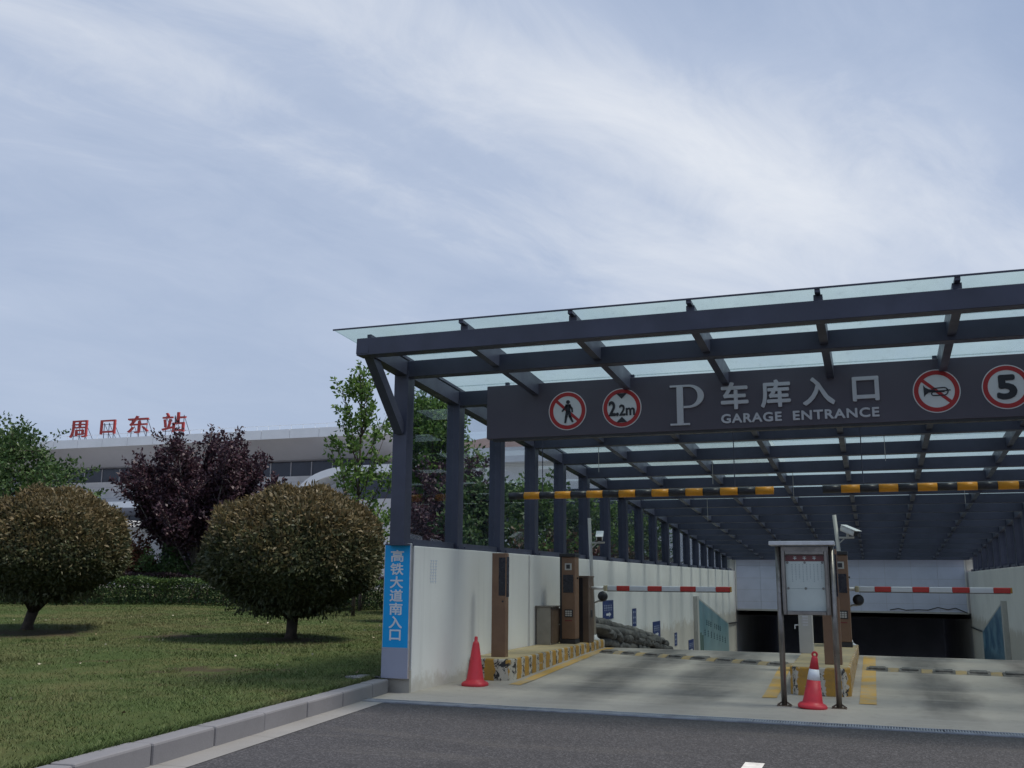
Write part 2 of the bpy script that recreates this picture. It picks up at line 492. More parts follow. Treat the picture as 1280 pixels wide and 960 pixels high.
class MB:
    def __init__(self):
        self.bm = bmesh.new()

    def box(self, x0, x1, y0, y1, z0, z1, bev=0.0, mtx=None, seg=2):
        r = bmesh.ops.create_cube(self.bm, size=1.0)
        vs = r['verts']
        for v in vs:
            v.co = Vector(((x0 + x1) / 2 + v.co.x * (x1 - x0), (y0 + y1) / 2 + v.co.y * (y1 - y0),
                           (z0 + z1) / 2 + v.co.z * (z1 - z0)))
        if bev:
            es = list({e for v in vs for e in v.link_edges})
            r = bmesh.ops.bevel(self.bm, geom=es, offset=bev, segments=seg, profile=0.5, affect='EDGES', clamp_overlap=True)
            vs = list({v for f in r['faces'] for v in f.verts} | {v for v in vs if v.is_valid})
        if mtx is not None:
            bmesh.ops.transform(self.bm, matrix=mtx, verts=vs)
        return self

    def bar(self, a, b, w, h, up=(0, 0, 1)):
        """square bar from a to b, w across, h along up"""
        a, b = Vector(a), Vector(b)
        d = (b - a).normalized()
        s = d.cross(Vector(up)).normalized()
        u = s.cross(d)
        q = []
        for p in (a, b):
            for i, j in ((-1, -1), (1, -1), (1, 1), (-1, 1)):
                q.append(self.bm.verts.new(p + s * (w / 2 * i) + u * (h / 2 * j)))
        for f in ((0, 1, 2, 3), (7, 6, 5, 4), (0, 4, 5, 1), (1, 5, 6, 2), (2, 6, 7, 3), (3, 7, 4, 0)):
            self.bm.faces.new([q[i] for i in f])
        return self

    def tube(self, pts, rad, seg=8, caps=True):
        pts = [Vector(p) for p in pts]
        if isinstance(rad, (int, float)):
            rad = [rad] * len(pts)
        rings = []
        side = None
        for i, p in enumerate(pts):
            d = (pts[min(i + 1, len(pts) - 1)] - pts[max(i - 1, 0)]).normalized()
            if side is None:
                side = d.cross(Vector((0, 0, 1)))
                if side.length < 1e-3:
                    side = d.cross(Vector((0, 1, 0)))
            side = (side - d * side.dot(d)).normalized()
            up = d.cross(side)
            rings.append([self.bm.verts.new(p + (side * math.cos(2 * math.pi * k / seg) + up * math.sin(2 * math.pi * k / seg)) * rad[i])
                          for k in range(seg)])
        for a, b in zip(rings, rings[1:]):
            for k in range(seg):
                self.bm.faces.new((a[k], a[(k + 1) % seg], b[(k + 1) % seg], b[k]))
        if caps:
            self.bm.faces.new(rings[0][::-1])
            self.bm.faces.new(rings[-1])
        return self

    def lathe(self, c, prof, seg=20):
        c = Vector(c)
        rings = [[self.bm.verts.new(c + Vector((r * math.cos(2 * math.pi * k / seg), r * math.sin(2 * math.pi * k / seg), z)))
                  for k in range(seg)] for r, z in prof]
        for a, b in zip(rings, rings[1:]):
            for k in range(seg):
                self.bm.faces.new((a[k], a[(k + 1) % seg], b[(k + 1) % seg], b[k]))
        self.bm.faces.new(rings[0][::-1])
        self.bm.faces.new(rings[-1])
        return self

    def prism(self, pts, d):
        """closed polygon pts (3D) extruded by the vector d"""
        d = Vector(d)
        a = [self.bm.verts.new(Vector(p)) for p in pts]
        b = [self.bm.verts.new(Vector(p) + d) for p in pts]
        n = len(a)
        self.bm.faces.new(a)
        self.bm.faces.new(b[::-1])
        for i in range(n):
            self.bm.faces.new((a[i], b[i], b[(i + 1) % n], a[(i + 1) % n]))
        return self

    def ringdisc(self, c, r0, r1, y0, y1, seg=48):
        """ring (r0 > 0) or disc in the XZ plane between y0 and y1"""
        c = Vector(c)

        def circ(r, y):
            return [self.bm.verts.new(Vector((c.x + r * math.cos(2 * math.pi * k / seg), y, c.z + r * math.sin(2 * math.pi * k / seg))))
                    for k in range(seg)]
        A, B = circ(r1, y0), circ(r1, y1)
        for k in range(seg):
            self.bm.faces.new((A[k], A[(k + 1) % seg], B[(k + 1) % seg], B[k]))
        if r0 > 0:
            a, b = circ(r0, y0), circ(r0, y1)
            for k in range(seg):
                j = (k + 1) % seg
                self.bm.faces.new((a[k], a[j], A[j], A[k]))
                self.bm.faces.new((b[j], b[k], B[k], B[j]))
                self.bm.faces.new((a[j], a[k], b[k], b[j]))
        else:
            self.bm.faces.new(A)
            self.bm.faces.new(B[::-1])
        return self

    def build(self, name, material, parent=None, smooth=False, recalc=True):
        bm = self.bm
        if recalc:
            bmesh.ops.recalc_face_normals(bm, faces=bm.faces)
        me = bpy.data.meshes.new(name)
        bm.to_mesh(me)
        bm.free()
        return link_mesh(name, me, material, parent, smooth)


def link_mesh(name, me, material, parent=None, smooth=False):
    n = len(me.vertices)
    co = np.empty(n * 3, dtype=np.float32)
    me.vertices.foreach_get('co', co)
    co = co.reshape(-1, 3)
    lo, hi = co.min(0), co.max(0)
    org = Vector(((lo[0] + hi[0]) / 2, (lo[1] + hi[1]) / 2, lo[2]))
    co -= np.array(org, dtype=np.float32)
    me.vertices.foreach_set('co', co.ravel())
    me.update()
    if smooth:
        me.polygons.foreach_set('use_smooth', [True] * len(me.polygons))
    for mm in (material if isinstance(material, (list, tuple)) else [material]):
        me.materials.append(mm)
    o = bpy.data.objects.new(name, me)
    COL.objects.link(o)
    if parent is not None:
        o.parent = parent
    o.location = org - wo(parent)
    WO[o.name] = org
    return o


def tag(o, label, cat, group=None):
    o['label'] = label
    o['category'] = cat
    if group:
        o['group'] = group
    return o


def thing(name, label, cat, loc, group=None):
    o = bpy.data.objects.new(name, None)
    o.empty_display_size = 0.2
    COL.objects.link(o)
    o.location = loc
    WO[o.name] = Vector(loc)
    return tag(o, label, cat, group)


def struct(o):
    o['kind'] = 'structure'
    return o


def clone(src, parent, world, rot=None):
    """another copy of one mesh piece at a world position"""
    c = src.copy()
    COL.objects.link(c)
    c.parent = parent
    c.location = Vector(world) - wo(parent)
    if rot is not None:
        c.rotation_euler = rot
    WO[c.name] = Vector(world)
    return c


def text_mesh(body, size, bold=0.0, spacing=1.0):
    """flat outline of a line of lettering, as arrays in the XZ plane, starting at 0,0"""
    cu = bpy.data.curves.new('lettering', 'FONT')
    cu.body = body
    cu.size = size
    cu.offset = bold
    cu.space_character = spacing
    cu.resolution_u = 4
    o = bpy.data.objects.new('lettering', cu)
    COL.objects.link(o)
    dg = bpy.context.evaluated_depsgraph_get()
    me = bpy.data.meshes.new_from_object(o.evaluated_get(dg))
    bpy.data.objects.remove(o)
    bpy.data.curves.remove(cu)
    return me


def lettering(name, body, box, y, depth, material, parent, heavy=0.0, spacing=1.0):
    """lettering stretched into box=(x0,x1,z0,z1), facing -Y with its face at y; or facing +X at x=y when axis == 'X'"""
    me = text_mesh(body, 1.0, 0.0, spacing)
    bm = bmesh.new()
    bm.from_mesh(me)
    bpy.data.meshes.remove(me)
    xs = [v.co.x for v in bm.verts]
    ys = [v.co.y for v in bm.verts]
    x0, x1, z0, z1 = box
    sx = (x1 - x0) / (max(xs) - min(xs))
    sz = (z1 - z0) / (max(ys) - min(ys))
    mx, my = min(xs), min(ys)
    for v in bm.verts:
        v.co = Vector((x0 + (v.co.x - mx) * sx, y + depth, z0 + (v.co.y - my) * sz))
    r = bmesh.ops.extrude_face_region(bm, geom=list(bm.faces))
    for v in r['geom']:
        if isinstance(v, bmesh.types.BMVert):
            v.co.y -= depth
    bmesh.ops.recalc_face_normals(bm, faces=bm.faces)
    if heavy:                  # heavier strokes: the outline repeated a hair to each side
        base = list(bm.faces)
        for k, (dx, dz) in enumerate(((1, 0), (-1, 0), (0, 1), (0, -1), (.7, .7), (-.7, .7), (.7, -.7), (-.7, -.7))):
            g = bmesh.ops.duplicate(bm, geom=base)
            vs = [e for e in g['geom'] if isinstance(e, bmesh.types.BMVert)]
            bmesh.ops.translate(bm, verts=vs, vec=(dx * heavy, -0.00013 * (k + 1), dz * heavy))
    b = MB()
    b.bm.free()
    b.bm = bm
    return b.build(name, material, parent)


# ------------------------------------------------------------------ terrain
WALL_L, WALL_R = -6.11, 3.80           # inner faces of the ramp walls
Y_FRONT, Y_PORTAL = 12.86, 47.5


def kerb_x(y):
    return -5.73 - 0.113 * (y - 7.06)


def ramp_z(y):
    pts = [(-100, 0.0), (12.3, 0.0), (14.8, 0.012), (17, 0.09), (19, 0.155), (20.3, 0.178), (21.0, 0.150), (22.0, 0.055),
           (23.5, -0.10), (26, -0.36), (30, -0.80), (47.5, -2.62), (70, -4.9), (200, -4.9)]
    for (a, za), (b, zb) in zip(pts, pts[1:]):
        if y <= b:
            t = (y - a) / (b - a)
            return za + (zb - za) * t
    return pts[-1][1]


def lawn_z(x, y):
    d = max(0.0, -6.6 - x)
    z = 0.165 + 0.012 * min(d, 22) + 0.012 * min(max(0, y - 12), 20)
    z += 0.05 * math.sin(x * 0.55 + 1.3) * math.sin(y * 0.5) * min(1, d / 2.5)
    return z


def build_ground():
    b = MB()
    z = -0.012
    far = 1600

    def quad(x0, x1, y0, y1):
        vs = [b.bm.verts.new((x, y, z)) for x, y in ((x0, y0), (x1, y0), (x1, y1), (x0, y1))]
        b.bm.faces.new(vs)
    quad(-far, far, -far, -80)
    quad(-far, -80, -80, far)
    quad(80, far, -80, far)
    quad(-80, 80, 90, far)
    quad(-80, -6.45, -80, 90)
    quad(4.15, 80, 12.5, 90)
    quad(-6.45, 4.15, 48.2, 90)
    quad(-6.45, 4.15, -80, 12.2)
    quad(4.15, 80, -80, 12.5)
    struct(b.build('ground', mat('plaza_paving', (0.27, 0.26, 0.24), 0.9, 0, (0.22, 0.215, 0.20), 0.4)))
    # asphalt road in front of the entrance
    b = MB()
    ys = [-60, -20, 0, 4, 7, 9, 11, 11.72]
    rows = []
    for y in ys:
        xl = kerb_x(max(y, -12)) + 0.28
        rows.append([b.bm.verts.new((xl + (40 - xl) * (i / 12) ** 1.3, y, 0.0)) for i in range(13)])
    for r0, r1 in zip(rows, rows[1:]):
        for i in range(12):
            b.bm.faces.new((r0[i], r0[i + 1], r1[i + 1], r1[i]))
    struct(b.build('road', M['asphalt']))
    # concrete ramp
    b = MB()
    ys = [11.98] + list(np.arange(12.3, 26.01, 0.5)) + list(np.arange(27, 47.6, 1.5)) + [47.6, 52, 60, 68]
    rows = []
    for y in ys:
        xl = -6.55 if y < 12.9 else -6.13
        xr = 8.0 if y < 12.9 else 3.82
        rows.append([b.bm.verts.new((xl + (xr - xl) * i / 8, y, ramp_z(y))) for i in range(9)])
    for r0, r1 in zip(rows, rows[1:]):
        for i in range(8):
            b.bm.faces.new((r0[i], r0[i + 1], r1[i + 1], r1[i]))
    struct(b.build('concrete_ramp', M['apron'], smooth=True))
    # slab joint lines sawn across the apron are left out: real grooves in thin raised bays would be overkill
    # gutter strip along the kerb
    b = MB()
    y = -12.0
    k = 0
    while y < 11.7:
        y1 = min(y + 1.6, 11.72)
        pts = [(kerb_x(y) - 0.02, y + 0.006, 0.004), (kerb_x(y) + 0.31, y + 0.006, 0.004), (kerb_x(y1) + 0.31, y1, 0.004), (kerb_x(y1) - 0.02, y1, 0.004)]
        vs = [b.bm.verts.new(p) for p in pts]
        b.bm.faces.new(vs)
        y = y1
    struct(b.build('gutter', M['gutter']))
    # lawn sheet
    b = MB()
    ys = list(np.arange(-14, 12.8, 0.8)) + list(np.arange(12.8, 62, 0.9))
    us = [0, .25, .6, 1, 1.5, 2, 2.7, 3.5, 4.4, 5.4, 6.5, 7.7, 9, 10.4, 12, 13.6, 15.4, 17.4, 19.6, 22, 25, 29, 34, 42, 55, 74]
    rows = []
    for y in ys:
        x0 = kerb_x(y) - 0.24 if y < 12.7 else -6.47
        row = []
        for u in us:
            x = x0 - u
            row.append(b.bm.verts.new((x, y, lawn_z(x, y))))
        rows.append(row)
    for r0, r1 in zip(rows, rows[1:]):
        for i in range(len(us) - 1):
            b.bm.faces.new((r0[i + 1], r0[i], r1[i], r1[i + 1]))
    struct(b.build('lawn', M['lawn'], smooth=True))


build_ground()


def build_kerb():
    k = thing('kerb', 'grey granite kerb of long stones along the edge of the lawn', 'kerb', (kerb_x(8), 8, 0))
    y = 12.72
    i = 0
    L = [0.62, 0.98, 1.0, 1.02, 0.98, 1.0, 1.0, 0.99, 1.01, 1.0, 1.0, 1.0, 1.0, 1.0, 1.0]
    ang = math.atan(-0.113)
    for l in L:
        yc = y - l / 2
        dz = random.uniform(-0.006, 0.006)
        m = Matrix.Translation((kerb_x(yc) - 0.115 + random.uniform(-0.006, 0.006), yc, 0)) @ Matrix.Rotation(-ang + random.uniform(-0.004, 0.004), 4, 'Z')
        b = MB()
        b.box(-0.115, 0.115, -l / 2 + 0.006, l / 2 - 0.006, -0.1, 0.185 + dz, 0.022, m)
        b.build('kerb_stone', M['kerb'], k)
        y -= l
    # small paving strip behind the kerb by the sign
    b = MB()
    b.prism([(-6.62, 12.78, 0.10), (-6.60, 13.1, 0.10), (-6.95, 13.0, 0.10), (-7.05, 12.7, 0.10), (-6.72, 12.5, 0.10)], (0, 0, 0.10))
    struct(b.build('paving_slab', M['gutter']))


build_kerb()


def build_grate():
    g = thing('drain_grate', 'grey metal drain grating across the foot of the entrance apron', 'drain', (-1.2, 11.85, 0))
    b = MB()
    b.box(-6.3, 6.5, 11.72, 11.745, -0.1, 0.012)
    b.box(-6.3, 6.5, 11.955, 11.98, -0.1, 0.012)
    b.build('frame', M['grate'], g)
    b = MB()
    b.box(-6.3, 6.5, 11.745, 11.955, -0.14, -0.10)
    b.build('channel_bed', M['tunnel'], g)
    proto = None
    n = 13
    w = 12.8 / n
    for i in range(n):
        x0 = -6.3 + i * w
        if proto is None:
            b = MB()
            b.box(x0 + 0.006, x0 + w - 0.006, 11.748, 11.766, -0.03, 0.016)
            b.box(x0 + 0.006, x0 + w - 0.006, 11.934, 11.952, -0.03, 0.016)
            m = 34
            for j in range(m):
                xx = x0 + 0.01 + (w - 0.034) * j / (m - 1)
                b.box(xx, xx + 0.014, 11.766, 11.934, -0.02, 0.012)
            for yy in (11.815, 11.875):
                b.box(x0 + 0.01, x0 + w - 0.01, yy, yy + 0.012, -0.03, 0.006)
            proto = b.build('grate_panel', M['grate'], g)
            base = WO[proto.name].copy()
        else:
            clone(proto, g, (base.x + i * w, base.y, base.z + random.uniform(-0.004, 0.003)),
                  (random.uniform(-.006, .006), random.uniform(-.003, .003), random.uniform(-.004, .004)))


build_grate()


def marking(name, pts, material, label, cat='marking', group=None):
    b = MB()
    n = 8
    a0, a1, b1, b0 = [Vector(p) for p in pts]
    rows = []
    for i in range(n + 1):
        t = i / n
        l, r = a0.lerp(b0, t), a1.lerp(b1, t)
        rows.append([b.bm.verts.new((q.x, q.y, ramp_z(q.y) + 0.006)) for q in (l, r)])
    for r0, r1 in zip(rows, rows[1:]):
        b.bm.faces.new((r0[0], r0[1], r1[1], r1[0]))
    return tag(b.build(name, material), label, cat, group)


marking('lane_marking', [(-1.16, 7.0, 0), (-0.99, 7.0, 0), (-0.985, 9.2, 0), (-1.15, 9.2, 0)], M['road_white'],
        'white painted dash on the asphalt at the bottom edge')
marking('edge_line', [(-1.52, 14.15, 0), (-1.33, 14.2, 0), (-1.43, 18.2, 0), (-1.62, 18.2, 0)], M['road_yellow'],
        'worn yellow line left of the middle island', 'marking', 'yellow lines beside the islands')
marking('edge_line', [(-0.28, 13.95, 0), (-0.07, 13.95, 0), (-0.07, 20.2, 0), (-0.28, 20.2, 0)], M['road_yellow'],
        'worn yellow line right of the middle island', 'marking', 'yellow lines beside the islands')
marking('edge_line', [(-5.20, 14.3, 0), (-5.02, 14.3, 0), (-5.10, 20.4, 0), (-5.28, 20.4, 0)], M['road_yellow'],
        'worn yellow line along the long kerbed island by the wall', 'marking', 'yellow lines beside the islands')


# ------------------------------------------------------------------ ramp walls
def build_wall(side):
    left = side < 0
    name = 'ramp_wall'
    x0, x1 = (WALL_L - 0.38, WALL_L) if left else (WALL_R, WALL_R + 0.38)
    lab = ('long white painted ramp wall behind the blue sign and kerbed island' if left
           else 'white painted ramp wall at the right edge beyond the right boom')
    w = thing(name, lab, 'wall', ((x0 + x1) / 2, Y_FRONT, 0), 'white walls of the ramp')
    cuts = [Y_FRONT, 17.84, 22.9, 28.0, 33.1, 38.2, 43.2, Y_PORTAL]
    for a, c in zip(cuts, cuts[1:]):
        b = MB()
        b.box(x0, x1, a + 0.006, c - 0.006, -4.5, 2.0, 0.008, seg=1)
        b.build('wall_panel', M['wall'], w)
    b = MB()
    b.box(x0 + 0.03, x1 - 0.02, Y_FRONT + .02, Y_PORTAL - .02, -4.4, 1.985)
    b.build('wall_core', M['plinth'], w)
    b = MB()
    b.box(x0 - 0.004, x1 + 0.004, Y_FRONT - 0.06, Y_FRONT - 0.004, -0.1, 0.30)
    b.build('foot_plinth', M['plinth'], w)
    if left:
        b = MB()
        b.box(x1 - 0.01, x1 + 0.035, 17.86, 18.02, 0.15, 1.99)
        b.build('pilaster', M['wall'], w)
        # faded stencil on the plaster
        b = MB()
        for k in range(8):
            for j in range(3):
                zz = 1.80 - 0.043 * k
                yy = 13.42 + 0.085 * j + random.uniform(-.008, .008)
                b.box(x1 + 0.001, x1 + 0.003, yy, yy + random.uniform(.045, .07), zz, zz + 0.014)
                b.box(x1 + 0.001, x1 + 0.003, yy + .02, yy + .034, zz - .022, zz - .001)
        b.build('faded_stencil', M['faint_blue'], w)
    return w


build_wall(-1)
build_wall(1)


# ------------------------------------------------------------------ canopy
BAY = 1.92
NCOL = 19
COLY = [12.72 + BAY * k for k in range(NCOL)]
SL = 0.055
TILT = -math.atan(SL)
GX0, GX1 = -6.27, 3.96           # centre lines of the two column rows
NB = 7
BX = (GX1 - GX0) / NB


def zg(y):                        # underside of the roof glass
    return 4.815 - SL * (y - 11.3)


def build_canopy():
    c = thing('garage_canopy', 'long dark steel canopy with frosted glass roof over the ramp', 'canopy', (-1.15, 12.72, 0))
    st = M['steel']
    for x in (GX0, GX1):
        for y in COLY[:-1]:
            b = MB()
            b.box(x - 0.11, x + 0.11, y - 0.11, y + 0.11, 2.0, zg(y) - 0.25, 0.006, seg=1)
            cb = b.build('column', st, c)
            b = MB()
            b.box(x - 0.155, x + 0.155, y - 0.155, y + 0.155, 2.0005, 2.018)
            for i, j in ((-1, -1), (1, -1), (1, 1), (-1, 1)):
                b.tube([(x + 0.133 * i, y + 0.133 * j, 2.018), (x + 0.133 * i, y + 0.133 * j, 2.045)], 0.014, 6)
            b.build('base_plate', st, cb)
        # sill rail on the wall and eaves girder
        for a, d in zip(COLY, COLY[1:]):
            b = MB()
            b.box(x - 0.07, x + 0.07, a + 0.157, d - 0.157, 2.003, 2.10)
            b.build('sill_rail', st, c)
        b = MB()
        y0, y1 = 11.42, 47.3
        b.bar((x, y0, zg(y0) - 0.212), (x, y1, zg(y1) - 0.212), 0.18, 0.21)
        b.build('eaves_girder', st, c)
        # bracket from the first column up to the overhanging front beam
        b = MB()
        b.bar((x, 12.62, 3.62), (x, 11.62, 4.56), 0.13, 0.15)
        b.build('bracket', st, c)
    # cross beams at every column row and at the front edge
    for i, y in enumerate([11.52] + COLY):
        w = 0.2
        b = MB()
        xa, xb = (GX0 - 0.09, GX1 + 0.09) if i == 0 else (GX0 + 0.092, GX1 - 0.092)
        z = zg(y)
        dep = 0.235
        b.box(xa, xb, y - w / 2, y + w / 2, z - 0.10 - dep, z - 0.10, 0.006, seg=1)
        b.build('cross_beam', st, c)
    # purlins under the glass
    for k in range(1, NB):
        x = GX0 + BX * k
        b = MB()
        y0, y1 = 11.44, 47.3
        b.bar((x, y0, zg(y0) - 0.155), (x, y1, zg(y1) - 0.155), 0.10, 0.25)
        b.build('purlin', st, c)
    for k in range(NB + 1):
        x = GX0 + BX * k
        b = MB()
        y0, y1 = (11.6 if k in (0, NB) else 11.325), 47.3
        b.bar((x, y0, zg(y0) - 0.022), (x, y1, zg(y1) - 0.022), 0.06, 0.04)
        b.build('glazing_bar', st, c)
    # roof glass: one pane per bay
    bands = [11.33, 12.72] + COLY[1:]
    protos = {}
    for j, (ya, yb) in enumerate(zip(bands, bands[1:])):
        for k in range(NB):
            xa = GX0 + BX * k + 0.012
            xb = GX0 + BX * (k + 1) - 0.012
            if k == 0:
                xa -= 0.40
            if k == NB - 1:
                xb += 0.40
            key = (k in (0, NB - 1), round(yb - ya, 2), k if k in (0, NB - 1) else 1)
            yc = (ya + yb) / 2
            world = Vector(((xa + xb) / 2, yc, zg(yc)))
            if key not in protos:
                b = MB()
                h = (yb - ya) / 2 / math.cos(TILT) - 0.006
                b.box(-(xb - xa) / 2, (xb - xa) / 2, -h, h, 0, 0.016)
                o = b.build('roof_glass_pane', M['roof_glass'], c)
                o.location = world - wo(c)
                o.rotation_euler = (TILT, 0, 0)
                WO[o.name] = world
                protos[key] = o
            else:
                clone(protos[key], c, world, (TILT + random.uniform(-.002, .002), 0, 0))
    # thin dark edge strip on the front glass
    b = MB()
    b.bar((GX0 - 0.40, 11.318, zg(11.318) + 0.006), (GX1 + 0.40, 11.318, zg(11.318) + 0.006), 0.014, 0.02)
    b.build('front_edge_trim', st, c)
    # glass panes between the columns
    for x in (GX0, GX1):
        for a, d in zip(COLY, COLY[1:]):
            y0, y1 = a + 0.116, d - 0.116
            b = MB()
            b.prism([(x - 0.006, y0, 2.104), (x - 0.006, y1, 2.104), (x - 0.006, y1, zg(y1) - 0.325), (x - 0.006, y0, zg(y0) - 0.325)], (0.012, 0, 0))
            b.build('side_glass_pane', M['side_glass'], c)
    # drip wires hanging from the beams
    for x, y, l in ((-4.9, 18.5, .5), (-3.0, 20.4, .5), (-1.55, 22.3, .6), (0.3, 18.5, .45), (-4.0, 26.1, .6), (2.0, 24.2, .5)):
        b = MB()
        b.tube([(x, y, zg(y) - 0.33), (x, y, zg(y) - 0.33 - l)], 0.006, 5)
        b.build('hanging_wire', M['pale_grey'], c)
    return c


build_canopy()


# ------------------------------------------------------------------ entrance sign
def build_sign():
    X0, X1, Z0, Z1 = -5.62, 3.30, 3.705, 4.55
    yf = 14.36
    s = thing('garage_sign', 'long dark entrance sign board with white P and garage lettering under the canopy', 'sign', (-1.15, 14.42, 3.70))
    b = MB()
    b.box(X0, X1, yf, 14.50, Z0, Z1, 0.006, seg=1)
    b.build('board', M['sign_panel'], s)
    b = MB()
    b.box(X0 + 0.1, X1 - 0.1, yf + 0.015, 14.495, Z0 - 0.035, Z0 - 0.001)
    b.build('bottom_trim', M['black'], s)
    for x in (-5.3, -3.28, -0.45, 0.95, 2.9):
        b = MB()
        b.box(x - 0.03, x + 0.03, 14.40, 14.46, Z1, zg(14.4) - 0.04)
        b.build('hanger', M['steel'], s)

    def disc(cx, cz, r):
        d = MB().ringdisc((cx, 0, cz), 0, r, yf - 0.008, yf).build('round_sign', M['white'], s)
        MB().ringdisc((cx, 0, cz), r * 0.76, r * 0.955, yf - 0.012, yf - 0.0082).build('red_ring', M['red'], d)
        return d

    def flat(pts, y0, y1):
        return MB().prism([(x, y1, z) for x, z in pts], (0, y0 - y1, 0))

    def slash(cx, cz, r, d):
        a = R(-42)
        ca, sa = math.cos(a), math.sin(a)
        w, l = 0.045 * r / 0.3, r * 0.775
        pts = [(cx + ca * i * l - sa * j * w / 2, cz + sa * i * l + ca * j * w / 2) for i, j in ((-1, -1), (1, -1), (1, 1), (-1, 1))]
        flat(pts, yf - 0.0114, yf - 0.0084).build('slash', M['red'], d)
    r = 0.30
    # no pedestrians
    cx, cz = -4.29, 4.09
    d = disc(cx, cz, r)
    slash(cx, cz, r, d)
    ya, yb = yf - 0.0165, yf - 0.0125
    MB().ringdisc((cx + 0.012, 0, cz + 0.135), 0, 0.03, ya, yb, 20).build('pictogram_head', M['ink'], d)
    body = MB()

    def limb(p, q, w0, w1):
        p, q = Vector((p[0], 0, p[1])), Vector((q[0], 0, q[1]))
        dd = (q - p).normalized()
        nn = Vector((-dd.z, 0, dd.x))
        pts = [p + nn * w0, q + nn * w1, q - nn * w1, p - nn * w0]
        body.prism([(cx + v.x, yb, cz + v.z) for v in pts], (0, ya - yb, 0))
    limb((0.012, 0.10), (0.012, -0.02), 0.042, 0.036)
    limb((0.0, -0.01), (-0.018, -0.10), 0.024, 0.02)
    limb((-0.018, -0.09), (-0.035, -0.19), 0.02, 0.014)
    limb((0.03, -0.01), (0.045, -0.10), 0.024, 0.02)
    limb((0.042, -0.09), (0.088, -0.18), 0.02, 0.014)
    limb((-0.01, 0.085), (-0.052, 0.02), 0.017, 0.014)
    limb((-0.05, 0.028), (-0.085, -0.01), 0.014, 0.011)
    limb((0.035, 0.085), (0.075, 0.03), 0.017, 0.014)
    limb((0.074, 0.04), (0.08, -0.025), 0.014, 0.011)
    body.build('pictogram_body', M['ink'], d)
    # height limit
    cx, cz = -3.435, 4.093
    d = disc(cx, cz, r)
    for sgn in (1, -1):
        flat([(cx - 0.085, cz + sgn * 0.222), (cx + 0.085, cz + sgn * 0.222), (cx, cz + sgn * 0.138)], yf - 0.0165, yf - 0.0125).build('arrowhead', M['ink'], d)
    lettering('digits', '2.', (cx - 0.195, cx - 0.055, cz - 0.115, cz + 0.10), yf - 0.0165, 0.004, M['ink'], d, 0.009)
    lettering('digits', '2m', (cx - 0.035, cx + 0.195, cz - 0.115, cz + 0.045), yf - 0.0165, 0.004, M['ink'], d, 0.006)
    # no horn
    cx, cz = 0.94, 4.10
    d = disc(cx, cz, r)
    yh0, yh1 = yf - 0.0165, yf - 0.0125
    bell = [(-0.165, 0.09), (-0.14, 0.055), (-0.10, 0.03), (-0.02, 0.018), (-0.02, -0.008), (-0.10, -0.018), (-0.135, -0.04), (-0.16, -0.075)]
    flat([(cx + x, cz + z) for x, z in bell], yh0, yh1).build('horn_bell', M['ink'], d)
    hb = MB()

    def strip(pts, w):
        for p, q in zip(pts, pts[1:]):
            hb.bar((cx + p[0], (yh0 + yh1) / 2, cz + p[1]), (cx + q[0], (yh0 + yh1) / 2, cz + q[1]), w, 0.004, (0, 1, 0))

    def arc(x, z, rr, a0, a1, n=8):
        return [(x + rr * math.cos(R(a0 + (a1 - a0) * i / n)), z + rr * math.sin(R(a0 + (a1 - a0) * i / n))) for i in range(n + 1)]
    strip([(-0.03, 0.0)] + [(0.13, 0.0)], 0.014)
    strip([(-0.05, 0.035), (0.09, 0.045)] + arc(0.09, -0.008, 0.053, 90, -90) + [(-0.04, -0.061)] + arc(-0.04, -0.036, 0.025, -90, -270) + [(0.10, -0.011)], 0.015)
    strip([(0.12, 0.005), (0.175, 0.005)], 0.016)
    hb.build('horn_tube', M['ink'], d)
    slash(cx, cz, r, d)
    # speed limit
    cx, cz = 1.80, 4.108
    d = disc(cx, cz, r)
    lettering('digit', '5', (cx - 0.105, cx + 0.105, cz - 0.15, cz + 0.145), yf - 0.0165, 0.004, M['ink'], d, 0.02)
    # serif P
    px0, pz0, px1, pz1 = -2.70, 3.785, -2.20, 4.385
    b = MB()
    y0, y1 = yf - 0.03, yf
    b.box(px0 + 0.10, px0 + 0.195, y0, y1, pz0 + 0.02, pz1 - 0.02)
    for za, zb, e in ((pz0, pz0 + 0.028, 0.0), (pz1 - 0.028, pz1, 0.0)):
        b.box(px0 + 0.0, px0 + 0.285, y0 + 0.001, y1, za, zb)
    out, inn = [], []
    cxp, czp = px0 + 0.275, pz1 - 0.173
    for i in range(21):
        a = R(90 - 180 * i / 20)
        out.append((cxp + 0.225 * math.cos(a), czp + 0.173 * math.sin(a)))
        inn.append((cxp + 0.135 * math.cos(a), czp + 0.143 * math.sin(a)))
    out = [(px0 + 0.19, pz1)] + out + [(px0 + 0.19, czp - 0.173)]
    inn = [(px0 + 0.19, pz1 - 0.03)] + inn + [(px0 + 0.19, czp - 0.143)]
    for i in range(len(out) - 1):
        q = [out[i], out[i + 1], inn[i + 1], inn[i]]
        b.prism([(x, y1, z) for x, z in q], (0, y0 - y1, 0))
    b.build('letter', M['letter'], s)
    for ch, (a, c2) in zip('车库入口', ((-1.945, -1.575), (-1.38, -0.985), (-0.80, -0.385), (-0.13, 0.20))):
        za, zb = (3.995, 4.375) if ch != '口' else (4.02, 4.345)
        lettering('letter', ch, (a, c2, za, zb), yf - 0.03, 0.03, M['letter'], s, 0.011)
    lettering('letter', 'GARAGE', (-1.955, -1.115, 3.79, 3.915), yf - 0.02, 0.02, M['letter'], s, 0.006, 1.12)
    lettering('letter', 'ENTRANCE', (-0.95, 0.19, 3.79, 3.915), yf - 0.02, 0.02, M['letter'], s, 0.006, 1.12)


build_sign()


